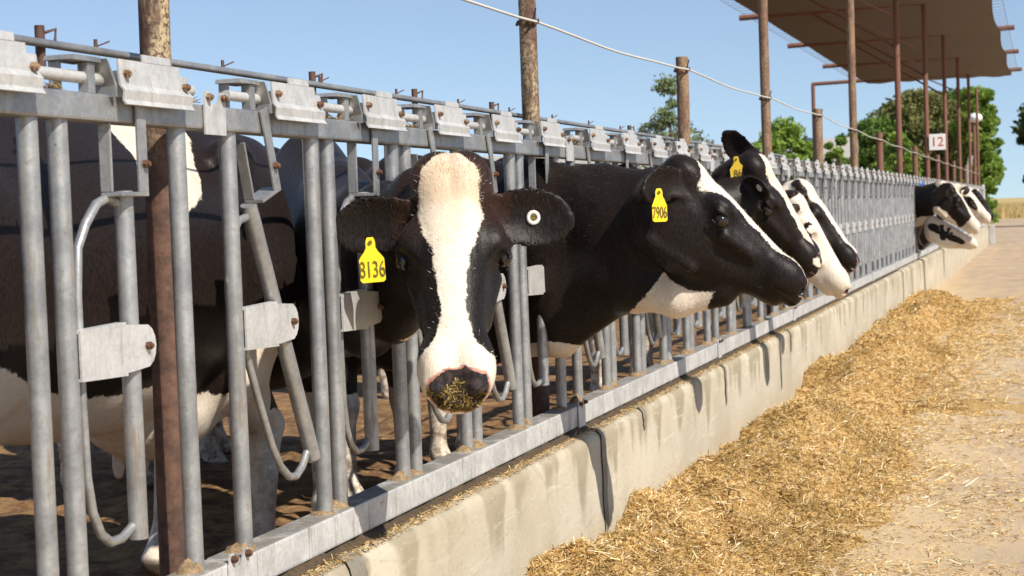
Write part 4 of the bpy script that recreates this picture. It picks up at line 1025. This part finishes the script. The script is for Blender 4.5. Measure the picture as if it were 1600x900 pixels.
build_cow(cb, 'black cow in profile with a narrow white blaze, white throat and yellow tag 7906', coat_b, pads(.066, -.085, .05, .2, 1.5), warm_b,
          tags=[(1, .45, (.0, -.03, -.03), '7906', 'tag_yellow', (.054, .108), ((.45, -.85, .05), (.0, 0, 1)))], buttons=[(0, .5, 0)], hair=110000)

# --- the cow behind it, turned away
cc = Cow(poll=Zr(.55, 8.129, .215), fdir=(.52, .20, -.83), fnorm=(.855, -.05, .52), hs=1.0,
         neck=[(Zr(-.6, 7.72, -.16), (.20, .44)), (Zr(-.25, 7.66, -.16), (.14, .37)), (Zr(.0, 7.72, -.12), (.11, .32)), (Zr(.26, 7.94, -.11), (.11, .21)), (Zr(.44, 8.07, .01), (.10, .13))],
         withers=Zr(-.95, 7.76, .22), heading=R(-4), voxel=.010,
         ears=[((.0, .06, -.045), (-.95, .10, -.14), (-.2, -.95, -.2), .21, .070), ((.05, -.11, -.085), (.36, -.80, .42), (.0, -.7, -.6), .175, .064)])
def coat_c(H, B, P):
    f = band(H, [-.06, -.02, .03, .08, .14, .2, .32, .44, .52, .6], [-.04, .03, .066, .070, .058, .046, .044, .040, .0, -.03], -.012, -.07)
    f = np.maximum(f, blob(H, (.08, -.10, -.26), (.05, .06, .06)));  f = np.maximum(f, blob(H, (.55, -.06, -.045), (.03, .04, .016)))
    return np.where(inhead(H), f, np.maximum(legs_white(B, -1.0), -.1))
build_cow(cc, 'black cow turned away with a raised ear and a dull yellow 86 tag', coat_c, pads(.06, -.085, .045, .3, 1.3), .12,
          tags=[(0, .50, (.02, -.14, -.01), '86', 'tag_dull_yellow', (.072, .100), ((.10, -1, .0), (-.10, 0, 1)))], buttons=[(1, .52, .0)], hair=50000)

# --- white faced cow and its neighbour
cdw = Cow(poll=Zr(.40, 10.518, .035), fdir=(.536, .095, -.839), fnorm=(.827, .137, .545), hs=1.08,
          neck=[(Zr(-.6, 10.70, -.16), (.20, .42)), (Zr(-.2, 10.69, -.16), (.13, .33)), (Zr(.0, 10.66, -.16), (.11, .28)), (Zr(.30, 10.52, -.08), (.10, .17))],
          withers=Zr(-.95, 10.72, .20), heading=R(2), voxel=.011)
def coat_d(H, B, P):
    f = np.clip(H[:, 0]+.03-.5*np.maximum(0, -.12-H[:, 2]), -.1, .1); eye = -ell(f32(np.stack([H[:, 0], np.abs(H[:, 1]), H[:, 2]], 1)), (.20, .135, -.085), (.035, .03, .026))
    f = np.minimum(f, -eye); ear = np.abs(H[:, 1])-.125; f = np.where(inhead(H), np.minimum(f, np.where((H[:, 0] < .16) & (ear > 0), -ear, .1)), -.1)
    return np.maximum(f, legs_white(B, -.9))
build_cow(cdw, 'white faced cow with lowered head beside the cow with the dull tag', coat_d, pads(.05, -.088, .04, .9, .9), .2, hair=30000)
ce = Cow(poll=Zr(.35, 11.25, .12), fdir=(.60, .02, -.787), fnorm=(.787, .0, .617), hs=1.04,
         neck=[(Zr(-.6, 11.86, -.14), (.20, .42)), (Zr(-.2, 11.85, -.14), (.13, .33)), (Zr(.0, 11.70, -.10), (.11, .27)), (Zr(.25, 11.32, .0), (.10, .17))],
         withers=Zr(-.95, 11.86, .20), heading=R(-2), voxel=.011)
def coat_e(H, B, P):
    f = band(H, [-.08, -.03, .06, .15, .3, .45, .52, .6], [.05, .10, .105, .075, .058, .055, .05, .03], .0)
    return np.where(inhead(H), f, legs_white(B, -.9))
build_cow(ce, 'black cow with a wide white blaze and dark nose farthest in the near group', coat_e, pads(.065, -.085, .05, 1, .8), .15, hair=20000)

FLANK = [(4.16, .0), (4.28, .17), (4.40, .36), (4.88, .42), (4.82, .27), (4.58, .10), (4.34, .01)]
# --- the cow standing along the fence behind the nearest bars
cf = Cow(poll=Zr(-1.05, 2.22, .10), fdir=(0, -.75, -.6), fnorm=(0, -.5, .8), hs=1.0,
         neck=[(Zr(-.90, 3.15, -.10), (.20, .38)), (Zr(-.95, 2.70, -.03), (.14, .27)), (Zr(-1.05, 2.32, -.0), (.10, .16))],
         withers=Zr(-.86, 3.38, .37), heading=R(-90), bs=1.05, st=1.13, voxel=.0125)
def coat_f(H, B, P):
    f = np.where(inhead(H), band(H, [-.05, .1, .3, .6], [.03, .05, .03, .1]), -.1)
    y, z = P[:, 1], P[:, 2]-Z0
    p = np.clip(poly_sd(y, z, FLANK), -.1, .1)
    low = np.clip(-.36-.10*np.sin((y-3.6)*3.2)-.25*np.clip((y-4.3)*2, 0, 1)*(y < 4.75)-z, -.1, .12)
    low = np.where(y < 5.02, low, np.clip(-.62-z, -.1, .1))
    return np.maximum(f, np.where(B[:, 0] > -.32, np.where(z < -.75, -.1, np.minimum(low, .1)), np.maximum(p, low)))
build_cow(cf, 'black cow with white belly and udder standing along the fence behind the nearest bars', coat_f, pads(), .14, hair=0, dirtlow=.5)

# --- the far group
def far_cow(label, poll, muz, yn, coat, nz, wid=1.0):
    p = np.array(Zr(*poll)); q = np.array(Zr(*muz)); d = q-p
    k = [(Zr(-.6, yn, -.14), (.20, .42)), (Zr(-.2, yn, -.15), (.13, .34)), (Zr(.05, yn+.2*(poll[1]-yn), min(-.08, poll[2]-.16)), (.11, .28)), (Zr(poll[0]-.12, poll[1], poll[2]-.08), (.10, .18))]
    c = Cow(poll=p, fdir=d, fnorm=(.7, 0, .45), hs=np.linalg.norm(d)/.575, neck=k, withers=Zr(-.95, yn, .2), heading=R((yn*37) % 9-4), voxel=.018)
    build_cow(c, label, coat, nz, .1)
def cg(H, B, P):
    f = band(H, [-.08, 0, .1, .25, .4, .6], [.04, .085, .07, .055, .07, .1]); f = np.maximum(f, H[:, 0]-.42-.1*np.abs(H[:, 2]))
    f = np.where(inhead(H), np.where(np.abs(H[:, 1]) < .13, np.maximum(f, blob(H, (.29, 0, -.31), (.24, .3, .09))), -.1), -.1)
    return np.maximum(f, np.maximum(blob(P, Zr(.2, 25.6, -.40), (.35, .3, .16)), legs_white(B, -.9)))
def ch(H, B, P):
    f = np.full(len(H), .1); f = np.minimum(f, ell(f32(H), (.22, -.14, -.10), (.15, .08, .06))); f = np.minimum(f, ell(f32(H), (.02, -.1, -.04), (.06, .12, .1)))
    return np.where(inhead(H), f, np.maximum(legs_white(B, -.9), -.1))
def ci(H, B, P):
    f = band(H, [-.08, .0, .08, .2, .6], [.07, .09, .03, -.02, -.03]); return np.where(inhead(H), f, legs_white(B, -.9))
def cj(H, B, P):
    f = np.minimum(ell(f32(H), (.28, -.12, -.14), (.20, .08, .05)), ell(f32(H), (-.02, 0, -.12), (.14, .2, .07))); f = np.minimum(f, np.where((H[:, 0] < .16) & (np.abs(H[:, 1]) > .12), -.1, .1))
    return np.where(inhead(H), f, np.maximum(legs_white(B, -.9), blob(P, Zr(.2, 26.0, -.5), (.3, .3, .2))))
far_cow('black necked cow with a white blaze at the front of the far group', (.58, 25.4, .18), (1.00, 25.4, -.40), 25.9, cg, pads(.05, -.088, .04, 1, 0))
far_cow('white cow with a black cheek feeding lowest in the far group', (.40, 25.6, -.33), (.92, 25.6, -.60), 26.5, cj, pads(.05, -.088, .04, 1, 0))
far_cow('mostly white faced cow in the middle of the far group', (.55, 30.574, .185), (1.0, 30.57, -.33), 30.7, ch, pads(.05, -.088, .04, 1, 0))
far_cow('black faced cow at the back of the far group', (.45, 38.4, .165), (.84, 38.4, -.40), 38.4, ci, pads(.06, -.085, .045, .3, 1.3))
print('cows', round(time.time()-T0, 1))
